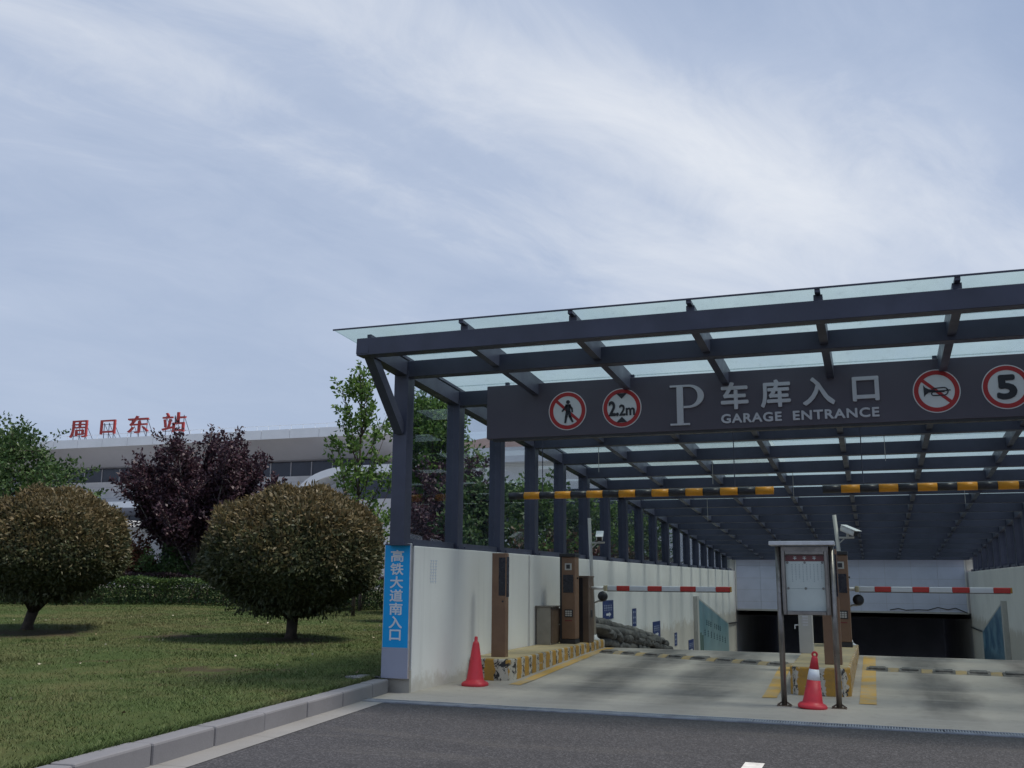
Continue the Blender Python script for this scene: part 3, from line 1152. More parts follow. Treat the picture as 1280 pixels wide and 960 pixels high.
def build_height_bar(x0, x1, label, ph):
    y, z, r = 16.1, 2.955, 0.062
    t = thing('height_limit_bar', label, 'height bar', ((x0 + x1) / 2, y, z - r), 'hanging height limit bars')
    n = int(round((x1 - x0) / 0.27))
    w = (x1 - x0) / n
    for i in range(n):
        b = MB()
        xa = x0 + i * w
        rr = r if i % 2 else r * 0.985
        b.tube([(xa, y, z), (xa + w, y, z)], rr, 20)
        o = b.build('bar_segment', M['bar_yellow'] if (i + ph) % 2 else M['bar_black'], t, True)
    for x in (x0 + 0.6, x1 - 0.6):
        b = MB()
        b.tube([(x, y, z + r), (x, y, zg(y) - 0.20)], 0.008, 6)
        b.build('suspension_wire', M['steel'], t)


build_height_bar(-5.86, -1.42, 'left black and yellow height limit bar hanging before the columns', 0)
build_height_bar(-0.68, 3.7, 'right black and yellow height limit bar running out of frame', 0)


# ------------------------------------------------------------------ portal at the foot of the ramp
def build_portal():
    p = thing('portal_headwall', 'pale blue panelled headwall over the dark tunnel mouth', 'headwall', (-1.15, Y_PORTAL, -2.6))
    x0, x1, z0, z1 = WALL_L + 0.02, 3.72, 0.24, 2.72
    y = Y_PORTAL
    b = MB()
    b.box(x0 - 0.6, x1 + 0.6, y + 0.06, y + 0.4, z0 + 0.01, z1 + 0.05)
    b.build('backing', M['tunnel'], p)
    rows = [z0 + 0.04, 0.62, 1.15, 1.68, 2.24, z1 - 0.02]
    nx = 9
    w = (x1 - x0 - 0.1) / nx
    for r0, r1 in zip(rows, rows[1:]):
        for i in range(nx):
            xa = x0 + 0.05 + i * w
            b = MB()
            b.box(xa + 0.004, xa + w - 0.004, y + 0.02 + random.uniform(-.004, .004), y + 0.062, r0 + 0.004, r1 - 0.004)
            b.build('panel', M['cladding'], p)
    b = MB()
    b.box(x0, x1, y - 0.02, y + 0.064, z1 - 0.015, z1 + 0.05)
    b.build('top_trim', M['white_metal'], p)
    b = MB()
    b.box(x0, x1, y - 0.01, y + 0.064, z0 - 0.03, z0 + 0.04)
    b.build('bottom_trim', M['pale_grey'], p)
    for xa, xb in ((x0 - 0.002, x0 + 0.05), (x1 - 0.05, x1)):
        b = MB()
        b.box(xa, xb, y - 0.012, y + 0.064, z0 + 0.042, z1 - 0.017)
        b.build('side_trim', M['white_metal'], p)
    b = MB()
    b.tube([(0.55, y - .02, z0 + .10), (0.9, y - .03, z0 + .17), (1.2, y - .03, z0 + .10), (1.7, y - .02, z0 + .13), (2.1, y - .02, z0 + .12), (2.5, y - .03, z0 + .24),
            (2.9, y - .02, z0 + .15), (3.2, y - .03, z0 + .22), (3.66, y - .02, z0 + .02)], 0.022, 6)
    b.build('loose_cable', M['black'], p)
    # small end panes between canopy columns and headwall
    for xa, xb in ((WALL_L - 0.50, WALL_L - 0.02), (3.75, 4.2)):
        b = MB()
        b.box(xa, xb, y + 0.02, y + 0.05, 2.06, 2.72)
        b.build('end_pane', M['pale_grey'], p)
    # tunnel behind
    b = MB()
    b.box(WALL_L - 0.4, WALL_L - 0.05, y + 0.01, 69, -6, 0.3)
    b.box(3.86, 4.2, y + 0.01, 69, -6, 0.3)
    b.box(WALL_L - 0.4, 4.2, y + 0.4, 69, z0 + 0.03, 0.6)
    b.box(WALL_L - 0.4, 4.2, 68.5, 69, -6, 0.3)
    struct(b.build('tunnel', M['tunnel']))


build_portal()


# ------------------------------------------------------------------ blue vertical sign on the wall end
def build_blue_sign():
    y = 12.74
    s = thing('wall_end_sign', 'tall narrow blue sign with white vertical characters on the wall end', 'sign', (-6.31, y, 0.2))
    x0, x1 = -6.515, -6.105
    b = MB()
    b.box(x0, x1, y, y + 0.055, 0.19, 2.03, 0.006, seg=1)
    b.build('frame', M['aluminium'], s)
    b = MB()
    b.box(x0 + 0.012, x1 - 0.012, y - 0.004, y - 0.0005, 0.605, 2.018)
    b.build('blue_sheet', M['blue_sign'], s)
    b = MB()
    b.box(x0 + 0.004, x1 - 0.004, y - 0.004, y - 0.0005, 0.195, 0.60)
    b.build('grey_sheet', M['grey_sign'], s)
    z = 1.935
    for ch in '高铁大道南入口':
        h = 0.158 if ch != '口' else 0.14
        w = 0.195 if ch != '口' else 0.165
        lettering('character', ch, (-6.31 - w / 2, -6.31 + w / 2, z - h, z), y - 0.008, 0.003, M['white'], s, 0.0042)
        z -= 0.182
    b = MB()
    b.tube([(-6.66, 12.72, 0.205), (-6.52, 12.70, 0.205), (-6.50, 12.69, 0.17), (-6.50, 12.69, 0.0)], 0.014, 6)
    tag(b.build('drain_hose', M['black'], smooth=True), 'short black hose bent over the kerb end beside the blue sign', 'hose')


build_blue_sign()


# ------------------------------------------------------------------ islands
def build_island(label, outline, ztop, nm='kerbed_island'):
    cx = sum(p[0] for p in outline) / len(outline)
    cy = min(p[1] for p in outline)
    t = thing(nm, label, 'island', (cx, cy, 0), 'kerbed islands of the entrance')
    b = MB()
    b.prism([(x, y, -0.2) for x, y in outline], (0, 0, ztop + 0.2))
    bmesh.ops.recalc_face_normals(b.bm, faces=b.bm.faces)
    es = [e for e in b.bm.edges if all(v.co.z > ztop - 0.01 for v in e.verts)]
    bmesh.ops.bevel(b.bm, geom=es, offset=0.02, segments=2, profile=0.5, affect='EDGES')
    b.build('kerb_face', M['island_side'], t)
    ins = []
    c = Vector((cx, sum(p[1] for p in outline) / len(outline), 0))
    for x, y in outline:
        ins.append((x + (0.03 if x < c.x else -0.03), y + (0.03 if y < c.y else -0.03)))
    b = MB()
    b.prism([(x, y, ztop - 0.02) for x, y in ins], (0, 0, 0.024))
    b.build('top_slab', M['island_top'], t)
    return t


build_island('long kerbed island with flaking yellow and white bars along the left wall',
             [(-6.10, 14.98), (-5.86, 14.80), (-5.52, 14.74), (-5.38, 14.80), (-5.32, 14.96), (-5.34, 20.5), (-6.10, 20.5)], 0.335)
build_island('short kerbed island in the middle with flaking yellow and white bars',
             [(-1.19, 14.80), (-1.10, 14.66), (-0.48, 14.66), (-0.39, 14.80), (-0.36, 20.3), (-1.24, 20.3)], 0.385)


def build_speed_bump(label, a, c, n):
    a, c = Vector((*a, 0)), Vector((*c, 0))
    d = (c - a)
    L = d.length
    d.normalize()
    ang = math.atan2(d.y, d.x)
    mid = (a + c) / 2
    t = thing('speed_bump', label, 'speed bump', (mid.x, mid.y, ramp_z(mid.y)), 'rubber speed bumps across the lanes')
    w = L / n
    slope = math.atan((ramp_z(mid.y + 0.3) - ramp_z(mid.y - 0.3)) / 0.6)
    prof = [(-0.17, 0), (-0.13, 0.022), (-0.06, 0.048), (0.06, 0.048), (0.13, 0.022), (0.17, 0)]
    for i in range(n):
        p = a + d * (w * (i + 0.5))
        m = Matrix.Translation((p.x, p.y, ramp_z(p.y) - 0.004)) @ Matrix.Rotation(ang, 4, 'Z') @ Matrix.Rotation(slope, 4, 'X')
        h = w / 2 - 0.004
        k = h - 0.085
        b = MB()
        b.prism([m @ Vector((-k, y, zz)) for y, zz in prof], m.to_3x3() @ Vector((2 * k, 0, 0)))
        b.build('bump_segment', M['rubber'], t)
        b = MB()             # rounded tread pad
        b.box(-k * 0.8, k * 0.8, -0.115, 0.11, 0.02, 0.060, 0.018, m)
        b.build('tread_pad', M['rubber'], t)
        b = MB()             # yellow wedge between two pads
        b.prism([m @ Vector((k + 0.004, y, zz * 0.93)) for y, zz in prof], m.to_3x3() @ Vector((0.162, 0, 0)))
        b.build('yellow_wedge', M['bump_yellow'], t)


build_speed_bump('rubber speed bump crossing the left lane', (-5.15, 19.35), (-1.40, 18.05), 8)
build_speed_bump('rubber speed bump crossing the right lane', (-0.30, 17.95), (3.75, 17.75), 8)


# ------------------------------------------------------------------ traffic control gear
def build_post(x, y, zb, label):
    t = thing('display_post', label, 'post', (x, y, zb), 'brown posts with display panel')
    b = MB()
    b.box(x - 0.12, x + 0.12, y - 0.07, y + 0.07, zb, zb + 1.62, 0.01)
    b.build('post_body', M['brown'], t)
    b = MB()
    b.box(x + 0.03, x + 0.1235, y - 0.045, y + 0.072, zb + 0.93, zb + 1.56)
    b.build('side_screen', M['screen'], t)
    b = MB()
    b.box(x + 0.0, x + 0.112, y - 0.074, y - 0.069, zb + 0.95, zb + 1.55)
    b.build('front_screen', M['screen'], t)
    MB().ringdisc((x + 0.07, 0, zb + 0.86), 0, 0.016, y - 0.076, y - 0.069, 12).build('lock', M['black'], t)


build_post(-5.66, 15.15, 0.337, 'slim brown post with black panel on the left island nose')
build_post(-0.62, 15.3, 0.387, 'slim brown post behind the notice board on the middle island')


def build_cabinet():
    x0, x1, y0, y1, z0, z1 = -6.08, -5.80, 18.25, 18.80, 0.337, 1.03
    t = thing('control_cabinet', 'small grey metal cabinet against the white wall on the left island', 'cabinet', ((x0 + x1) / 2, (y0 + y1) / 2, z0))
    b = MB()
    b.box(x0, x1, y0, y1, z0 + 0.0, z1, 0.008)
    b.build('cabinet_body', mat('dull_cabinet_steel', (0.31, 0.285, 0.25), 0.45, 0.2, (0.25, 0.23, 0.20), 3), t)
    b = MB()
    b.box(x1 + 0.001, x1 + 0.022, y0 + 0.015, y1 - 0.012, z0 + 0.03, z1 - 0.03, 0.004)
    b.build('door', M['dark_brown'], t)
    b = MB()
    b.box(x0 - 0.02, x1 + 0.06, y0 - 0.03, y1 + 0.03, z1 + 0.001, z1 + 0.022, 0.004)
    b.build('rain_cap', M['stainless'], t)
    b = MB()
    b.tube([(x1 + 0.02, y1 - 0.08, z0 + 0.36), (x1 + 0.07, y1 - 0.08, z0 + 0.36)], 0.012, 8)
    b.build('handle', M['aluminium'], t)


build_cabinet()


def build_ticket(x, y, zb, label, right):
    t = thing('ticket_machine', label, 'ticket machine', (x, y, zb), 'brown ticket machines at the barriers')
    w, d, h = 0.15, 0.14, 1.69
    b = MB()
    b.box(x - w, x + w, y - d, y + d, zb + 0.09, zb + h - 0.05, 0.012)
    b.build('machine_body', M['brown'], t)
    b = MB()
    b.box(x - w - 0.006, x + w + 0.006, y - d - 0.006, y + d, zb, zb + 0.088)
    b.build('foot', M['black'], t)
    b = MB()
    b.box(x - w - 0.01, x + w + 0.01, y - d - 0.03, y + d + 0.01, zb + h - 0.049, zb + h + 0.02, 0.012)
    b.build('cap', M['black'], t)
    b = MB()
    b.box(x - w - 0.004, x - w + 0.035, y - d - 0.004, y - d - 0.0003, zb + 0.09, zb + h - 0.05)
    b.build('edge_strip', M['black'], t)
    b = MB()
    b.box(x - 0.05, x + 0.085, y - d - 0.018, y - d - 0.0005, zb + 1.39, zb + 1.52, 0.005)
    e = b.build('camera_window', M['pale_grey'], t)
    b = MB()
    b.box(x - 0.02, x + 0.055, y - d - 0.022, y - d - 0.0182, zb + 1.415, zb + 1.495)
    b.build('lens', M['black'], e)
    b = MB()
    b.box(x - 0.09, x + 0.115, y - d - 0.012, y - d - 0.0005, zb + 0.96, zb + 1.30, 0.005)
    b.build('screen', M['screen'], t)
    b = MB()
    b.box(x - 0.06, x + 0.105, y - d - 0.014, y - d - 0.0005, zb + 0.50, zb + 0.645, 0.005)
    k = b.build('keypad', M['black'], t)
    for i in range(3):
        for j in range(3):
            b = MB()
            xa, za = x - 0.042 + i * 0.045, zb + 0.52 + j * 0.038
            b.box(xa, xa + 0.036, y - d - 0.019, y - d - 0.0142, za, za + 0.028)
            b.build('key', M['pale_grey'], k)
    b = MB()
    b.box(x - 0.055, x + 0.09, y - d - 0.006, y - d - 0.0005, zb + 0.425, zb + 0.445)
    b.build('slot', M['maroon'], t)
    b = MB()
    b.tube([(x + w, y, zb + 1.24), (x + w + 0.025, y, zb + 1.24)], 0.018, 10)
    b.build('side_knob', M['black'], t)
    return t


build_ticket(-5.60, 18.85, 0.337, 'brown ticket machine with keypad beside the small grey cabinet', False)
build_ticket(-0.60, 19.45, 0.387, 'brown ticket machine with keypad behind the notice board', True)


def build_barrier(x, y, zb, xe, zboom, reds, label):
    t = thing('boom_barrier', label, 'barrier', (x, y, zb), 'red and white boom barriers')
    b = MB()
    b.box(x - 0.17, x + 0.10, y - 0.19, y + 0.19, zb, zb + 1.25, 0.012)
    b.build('housing', M['dark_brown'], t)
    b = MB()
    b.box(x - 0.165, x - 0.02, y - 0.196, y - 0.1905, zb + 0.01, zb + 1.24)
    b.build('front_door', M['black'], t)
    b = MB()
    b.box(x - 0.18, x + 0.11, y - 0.20, y + 0.20, zb + 1.251, zb + 1.285, 0.008)
    b.build('housing_cap', M['dark_brown'], t)
    b = MB()
    b.box(x + 0.1005, x + 0.106, y - 0.05, y + 0.06, zb + 0.48, zb + 0.62)
    b.build('lock_plate', M['black'], t)
    b = MB()
    xs = x + 0.101
    b.tube([(xs, y, zboom), (xs + 0.32, y, zboom)], 0.03, 12)
    b.build('boom_arm', M['white_metal'], t, True)
    b = MB()
    b.box(xs + 0.26, xs + 0.33, y - 0.05, y + 0.05, zboom - 0.055, zboom + 0.055, 0.012)
    b.build('clamp', mat('cream_plastic', (0.52, 0.46, 0.30), 0.5), t)
    xa = xs + 0.331
    cur = xa
    for r0, r1 in reds:
        for c0, c1, m in ((cur, r0, 'boom_white'), (r0, r1, 'boom_red')):
            b = MB()
            b.box(c0, c1, y - 0.022, y + 0.022, zboom - 0.048, zboom + 0.048, 0.012)
            b.build('boom_segment', M[m], t)
        cur = r1
    b = MB()
    b.box(cur, cur + 0.03, y - 0.025, y + 0.025, zboom - 0.05, zboom + 0.05, 0.008)
    b.build('end_cap', mat('amber_plastic', (0.50, 0.26, 0.05), 0.5), t)
    b = MB()
    b.box(xa, cur, y - 0.012, y + 0.012, zboom - 0.062, zboom - 0.0485)
    b.build('rubber_edge', M['rubber'], t)


build_barrier(-5.43, 19.45, 0.337, -2.6, 1.385, [(-4.81, -4.55), (-4.19, -3.91), (-3.55, -3.25), (-2.87, -2.60)],
              'boom barrier with red and white arm lowered across the left lane')
X = lambda p: -0.42 + (p - 1063) * 0.01327
build_barrier(-0.72, 19.85, 0.387, 2.26, 1.415, [(X(1093.6), X(1115)), (X(1142.6), X(1164)), (X(1193), X(1214.7)), (X(1243.8), X(1264.6))],
              'boom barrier with red and white arm lowered across the right lane')


def build_camera_pole(x, y, zb, zt, lean, label, face, zcam):
    t = thing('camera_pole', label, 'camera pole', (x, y, zb), 'poles with white security cameras')
    b = MB()
    b.lathe((x, y, zb), [(0.11, 0), (0.11, 0.012), (0.055, 0.05), (0.045, 0.10)], 14)
    b.build('base_flange', M['white_metal'], t, True)
    top = Vector((x + lean, y, zt))
    b = MB()
    b.tube([(x, y, zb + 0.05), top], 0.037, 12)
    b.build('pole', M['pale_grey'], t, True)
    zc = zcam
    f = (zc - zb) / (zt - zb)
    px = x + lean * f
    b = MB()
    b.box(px + 0.03, px + 0.32, y - 0.03, y + 0.0, zc - 0.15, zc - 0.115, 0.006)
    b.bar((px + 0.03, y - 0.015, zc - 0.25), (px + 0.14, y - 0.015, zc - 0.15), 0.02, 0.02)
    b.build('bracket', M['pale_grey'], t)
    b = MB()
    m = Matrix.Translation((px + 0.22, y - 0.03, zc)) @ Matrix.Rotation(face, 4, 'Z') @ Matrix.Rotation(R(20), 4, 'X')
    b.box(-0.065, 0.065, -0.19, 0.16, -0.055, 0.06, 0.03, m, 3)
    cc = b.build('camera_housing', M['white_metal'], t, True)
    b = MB()
    b.box(-0.078, 0.078, -0.25, 0.14, 0.062, 0.074, 0.004, m)
    b.build('sun_hood', M['white_metal'], cc)
    b = MB()
    b.box(-0.05, 0.05, -0.198, -0.1905, -0.045, 0.045, 0.003, m)
    b.build('lens', M['black'], cc)
    b = MB()
    b.tube([(px + 0.2, y - 0.02, zc - 0.116), (px + 0.21, y - 0.02, zc - 0.05)], 0.025, 8)
    b.build('swivel', M['pale_grey'], t)
    # plate reading lamp lower down
    zl = 1.14
    px = x + lean * (zl - zb) / (zt - zb)
    b = MB()
    b.tube([(px + 0.03, y - 0.02, zl - 0.06), (px + 0.14, y - 0.06, zl - 0.02), (px + 0.22, y - 0.08, zl - 0.02)], 0.02, 8)
    b.build('lamp_arm', M['pale_grey'], t, True)
    b = MB()
    prof = [(0.02, -0.10), (0.075, -0.085), (0.10, -0.02), (0.10, 0.05), (0.09, 0.07)]
    b.lathe((0, 0, 0), prof, 16)
    m = Matrix.Translation((px + 0.24, y - 0.1, zl + 0.07)) @ Matrix.Rotation(R(75), 4, 'X')
    bmesh.ops.transform(b.bm, matrix=m, verts=b.bm.verts)
    b.build('lamp_head', M['black'], t, True)


build_camera_pole(-5.49, 20.28, 0.337, 2.82, -0.10, 'pale pole with white security camera at the end of the left island', R(12), 2.44)
build_camera_pole(-0.50, 20.0, 0.387, 2.80, -0.16, 'leaning pale pole with white security camera behind the middle ticket machine', R(48), 2.50)


def build_housing():
    x, y, zb = -1.12, 17.5, 0.387
    t = thing('ribbed_housing', 'pale grey ribbed metal housing standing behind the notice board', 'housing', (x, y, zb))
    b = MB()
    b.box(x - 0.11, x + 0.11, y - 0.1, y + 0.1, zb, zb + 1.15, 0.008)
    b.build('housing_body', M['pale_grey'], t)
    for i in range(9):
        b = MB()
        z = zb + 0.44 + i * 0.045
        b.box(x - 0.045, x + 0.045, y - 0.106, y - 0.1005, z, z + 0.028)
        b.build('louvre', M['aluminium'], t)
    b = MB()
    b.tube([(x - 0.11, y - 0.05, zb + 0.45), (x - 0.17, y - 0.07, zb + 0.45), (x - 0.17, y - 0.07, zb + 0.39)], 0.011, 8)
    b.build('tap_handle', M['white_metal'], t)


build_housing()


def build_notice():
    y = 13.42
    t = thing('notice_board', 'stainless steel notice board on two posts before the middle island', 'notice board', (-0.84, y, 0))
    for x in (-1.165, -0.505):
        b = MB()
        b.tube([(x, y, 0.012), (x, y, 1.99)], 0.036, 14)
        o = b.build('post', M['stainless'], t, True)
        b = MB()
        b.box(x - 0.09, x + 0.09, y - 0.07, y + 0.07, -0.002, 0.014)
        for i in (-1, 1):
            b.tube([(x + 0.065 * i, y - 0.045, 0.014), (x + 0.065 * i, y - 0.045, 0.03)], 0.011, 6)
            b.bar((x + 0.085 * i, y, 0.014), (x + 0.03 * i, y, 0.05), 0.01, 0.02)
        b.build('base_plate', M['dark_brown'], o)
    b = MB()
    b.box(-1.265, -0.455, y - 0.16, y + 0.12, 2.0, 2.055, 0.008)
    b.build('rain_cap', M['aluminium'], t)
    b = MB()
    b.box(-1.125, -0.545, y - 0.02, y + 0.05, 1.13, 1.985)
    b.build('case_back', M['stainless'], t)
    for (xa, xb, za, zb) in ((-1.115, -1.08, 1.13, 1.93), (-0.59, -0.555, 1.13, 1.93), (-1.074, -0.596, 1.13, 1.175), (-1.074, -0.596, 1.885, 1.93)):
        b = MB()
        b.box(xa, xb, y - 0.085, y - 0.0205, za, zb, 0.006)
        b.build('case_frame', M['stainless'], t)
    b = MB()
    b.box(-1.073, -0.597, y - 0.028, y - 0.0205, 1.18, 1.80)
    pp = b.build('poster', M['paper'], t)
    b = MB()
    b.box(-1.073, -0.597, y - 0.029, y - 0.0205, 1.802, 1.88)
    hd = b.build('poster_header', M['maroon'], t)
    for k, xx in enumerate((-0.955, -0.835, -0.715)):
        b = MB()
        b.box(xx - 0.022, xx + 0.022, y - 0.031, y - 0.0292, 1.835, 1.843)
        b.box(xx - 0.005, xx + 0.005, y - 0.0312, y - 0.0292, 1.822, 1.86)
        b.box(xx - 0.018, xx + 0.018, y - 0.0314, y - 0.0292, 1.855, 1.861)
        b.build('header_mark', M['paper'], hd)
    b = MB()
    for i in range(9):
        xx = -1.0 + i * 0.045
        z = 1.765
        while z > 1.55 + 0.02 * (i % 3):
            b.box(xx, xx + 0.012, y - 0.0295, y - 0.0283, z - 0.012, z)
            z -= 0.021
    b.build('small_print', plain('grey_print', (0.45, 0.48, 0.46), 0.8), pp)
    b = MB()
    b.box(-1.073, -0.597, y - 0.0297, y - 0.0283, 1.455, 1.459)
    b.build('paper_seam', plain('grey_seam', (0.30, 0.33, 0.32), 0.8), pp)
    for xx in (-1.05, -0.835, -0.62):
        for zz in (1.46, 1.785):
            MB().ringdisc((xx, 0, zz), 0, 0.016, y - 0.036, y - 0.0298, 12).build('pin', M['stainless'], t)
    b = MB()
    b.box(-1.074, -0.596, y - 0.075, y - 0.071, 1.176, 1.884)
    b.build('glass_door', M['case_glass'], t)


build_notice()


def build_cone(x, y, z, label, band, tilt):
    t = thing('traffic_cone', label, 'cone', (x, y, z), 'red traffic cones')
    seg = 24
    b = MB()
    if band:
        prof = [(0.185, 0.0), (0.19, 0.03), (0.17, 0.055), (0.135, 0.07), (0.125, 0.10), (0.085, 0.36)]
    else:
        prof = [(0.185, 0.0), (0.19, 0.03), (0.175, 0.055), (0.14, 0.075), (0.125, 0.11), (0.05, 0.60), (0.035, 0.63), (0.026, 0.635), (0.024, 0.69), (0.018, 0.705)]
    b.lathe((0, 0, 0), prof, seg)
    for v in b.bm.verts:       # squarish flange
        if v.co.z < 0.06:
            a = math.atan2(v.co.y, v.co.x)
            k = 1.0 + 0.10 * abs(math.sin(2 * a)) ** 2
            v.co.x *= k
            v.co.y *= k
    m = Matrix.Translation((x, y, z)) @ Matrix.Rotation(tilt, 4, 'Y') @ Matrix.Scale(0.94 if band else 1.0, 4)
    bmesh.ops.transform(b.bm, matrix=m, verts=b.bm.verts)
    b.build('cone_body', M['cone_red'], t, True)
    if band:
        for (prof, mm, nm) in (([(0.0853, 0.361), (0.064, 0.50)], 'cone_band', 'reflective_band'),
                               ([(0.0637, 0.501), (0.040, 0.645), (0.03, 0.665)], 'cone_red', 'cone_tip')):
            b = MB()
            b.lathe((0, 0, 0), prof, seg)
            bmesh.ops.transform(b.bm, matrix=m, verts=b.bm.verts)
            b.build(nm, M[mm], t, True)
        b = MB()
        pts = [m @ Vector((0.03 * math.cos(a), 0, 0.688 + 0.03 * math.sin(a))) for a in [2 * math.pi * i / 16 for i in range(17)]]
        b.tube(pts, 0.013, 8)
        b.build('lifting_ring', M['cone_red'], t, True)


build_cone(-5.62, 14.02, 0.004, 'plain red traffic cone by the flaking left island nose', False, R(0.6))
build_cone(-0.82, 13.32, 0.006, 'red traffic cone with white reflective band under the notice board', True, R(5))


# ------------------------------------------------------------------ flood sandbags on the ramp
def build_bags():
    rnd = random.Random(3)
    bm = bmesh.new()
    bmesh.ops.create_cube(bm, size=1.0)
    bmesh.ops.subdivide_edges(bm, edges=bm.edges, cuts=3, use_grid_fill=True)
    for v in bm.verts:
        p = v.co * 2
        n = p.normalized()
        q = p.lerp(n * 1.12, 0.62)
        pin = 1 - 0.55 * abs(p.x) ** 3
        v.co = Vector((q.x * 0.36, q.y * 0.20 * (1 + 0.12 * math.sin(3 * p.x)), q.z * 0.095 * pin + 0.012 * math.sin(5 * p.x + 3 * p.y)))
    me = bpy.data.meshes.new('sandbag')
    bm.to_mesh(me)
    bm.free()
    me.polygons.foreach_set('use_smooth', [True] * len(me.polygons))
    me.materials.append(M['sack'])
    n = 0
    y = 20.95
    while y < 28.4:
        g = ramp_z(y)
        hgt = 0.68 - (y - 21.2) * 0.105
        layers = max(2, int(round((hgt - g) / 0.145)))
        if y > 27.6:
            layers = 2
        for k in range(layers):
            for j in ((1,) if k < layers - 1 else (0,)):
                o = bpy.data.objects.new('sandbag', me)
                COL.objects.link(o)
                off = 0.26 * (k % 2)
                yaw = rnd.uniform(-0.2, 0.2) + (math.pi / 2 if True else 0)
                if rnd.random() < 0.25:
                    yaw += rnd.uniform(-0.5, 0.5)
                o.location = (-5.90 + 0.36 * j + 0.03 * (k % 2) + rnd.uniform(-.04, .04) if j else -5.88 + rnd.uniform(-.02, .03) + .05 * k * 0,
                              y + off + rnd.uniform(-.06, .06), g + 0.085 + 0.145 * k + rnd.uniform(-.012, .012))
                o.rotation_euler = (rnd.uniform(-.14, .14), rnd.uniform(-.12, .12) + 0.1, yaw)
                s = rnd.uniform(0.85, 1.05)
                o.scale = (s, rnd.uniform(0.85, 1.1), rnd.uniform(0.85, 1.15))
                tag(o, 'dark dusty sandbag in the pile stacked against the left ramp wall', 'sandbag', 'sandbags piled by the left wall')
                n += 1
        y += 0.58


build_bags()


# ------------------------------------------------------------------ things on the ramp walls
def wall_sign(y0, y1, z0, z1, label, arrow):
    x = WALL_L + 0.002
    t = thing('wall_sign', label, 'sign', (x, (y0 + y1) / 2, z0), 'small navy signs on the left ramp wall')
    b = MB()
    b.box(x, x + 0.012, y0, y1, z0, z1)
    b.build('plate', M['navy'], t)
    b = MB()
    w = y1 - y0
    n = max(1, int(w / 0.2))
    for i in range(n):
        yy = y0 + 0.1 * w + 0.8 * w * i / n
        h = (z1 - z0) * (0.30 if arrow else 0.7)
        zb = z0 + (z1 - z0) * (0.45 if arrow else 0.15)
        ww = 0.8 * w / n * 0.68
        b.box(x + 0.0125, x + 0.015, yy, yy + ww, zb + h * .42, zb + h * .56)
        b.box(x + 0.0125, x + 0.0152, yy + ww * .42, yy + ww * .58, zb, zb + h)
        b.box(x + 0.0125, x + 0.0148, yy + ww * .1, yy + ww * .9, zb + h * .85, zb + h)
        b.box(x + 0.0125, x + 0.0146, yy + ww * .1, yy + ww * .9, zb, zb + h * .13)
    b.build('white_marks', plain('dim_white_print', (0.36, 0.40, 0.52), 0.6), t)
    if arrow:
        b = MB()
        ym, zm = y0 + w * 0.5, z0 + (z1 - z0) * 0.24
        b.prism([(x + 0.0125, ym - w * .22, zm - .028), (x + 0.0125, ym + w * .05, zm - .028), (x + 0.0125, ym + w * .05, zm - .06), (x + 0.0125, ym + w * .25, zm),
                 (x + 0.0125, ym + w * .05, zm + .06), (x + 0.0125, ym + w * .05, zm + .028), (x + 0.0125, ym - w * .22, zm + .028)], (0.003, 0, 0))
        b.build('arrow', M['white'], t)


wall_sign(23.3, 24.3, 0.62, 1.06, 'navy arrow sign on the wall above the sandbags', True)
wall_sign(26.36, 26.82, 0.34, 0.80, 'narrow navy sign on the wall past the sandbag pile top', False)
wall_sign(28.95, 29.98, -0.12, 0.36, 'navy arrow sign on the wall above the orange marker', True)
wall_sign(32.25, 32.65, -0.50, -0.10, 'narrow navy sign halfway between orange marker and poster', False)
wall_sign(34.75, 35.75, -0.92, -0.46, 'lowest navy arrow sign beside the tall poster frame', True)

b = MB()
b.box(WALL_L + 0.001, WALL_L + 0.05, 29.45, 29.72, -0.62, -0.17, 0.015)
tag(b.build('wall_marker', M['orange']), 'small orange reflector marker low on the left ramp wall', 'marker')


def mural(name, side):
    t = NT(name)
    g = t.n('ShaderNodeNewGeometry')
    sp = t.n('ShaderNodeSeparateXYZ')
    t.l(g.outputs['Position'], sp.inputs[0])
    p = t.pos()
    if side < 0:
        c = t.mix(t.rng(sp.outputs[2], -1.4, 1.0), (0.26, 0.36, 0.38), (0.11, 0.26, 0.33))
        c = t.mix(t.rng(t.noise(p, 0.9, 4), 0.4, 0.7, 0, 0.4), c, (0.34, 0.42, 0.42))
    else:
        c = t.mix(t.rng(t.noise(t.pos((1, 0.7, 1.3)), 1.0, 5, 0.6, 1.0), 0.35, 0.65), (0.045, 0.13, 0.24), (0.16, 0.30, 0.40))
        c = t.mix(t.rng(sp.outputs[2], -1.2, -0.7, 0.6, 0), c, (0.03, 0.08, 0.12))
    t.l(c, t.b.inputs['Base Color'])
    t.b.inputs['Roughness'].default_value = 0.4
    return t.m


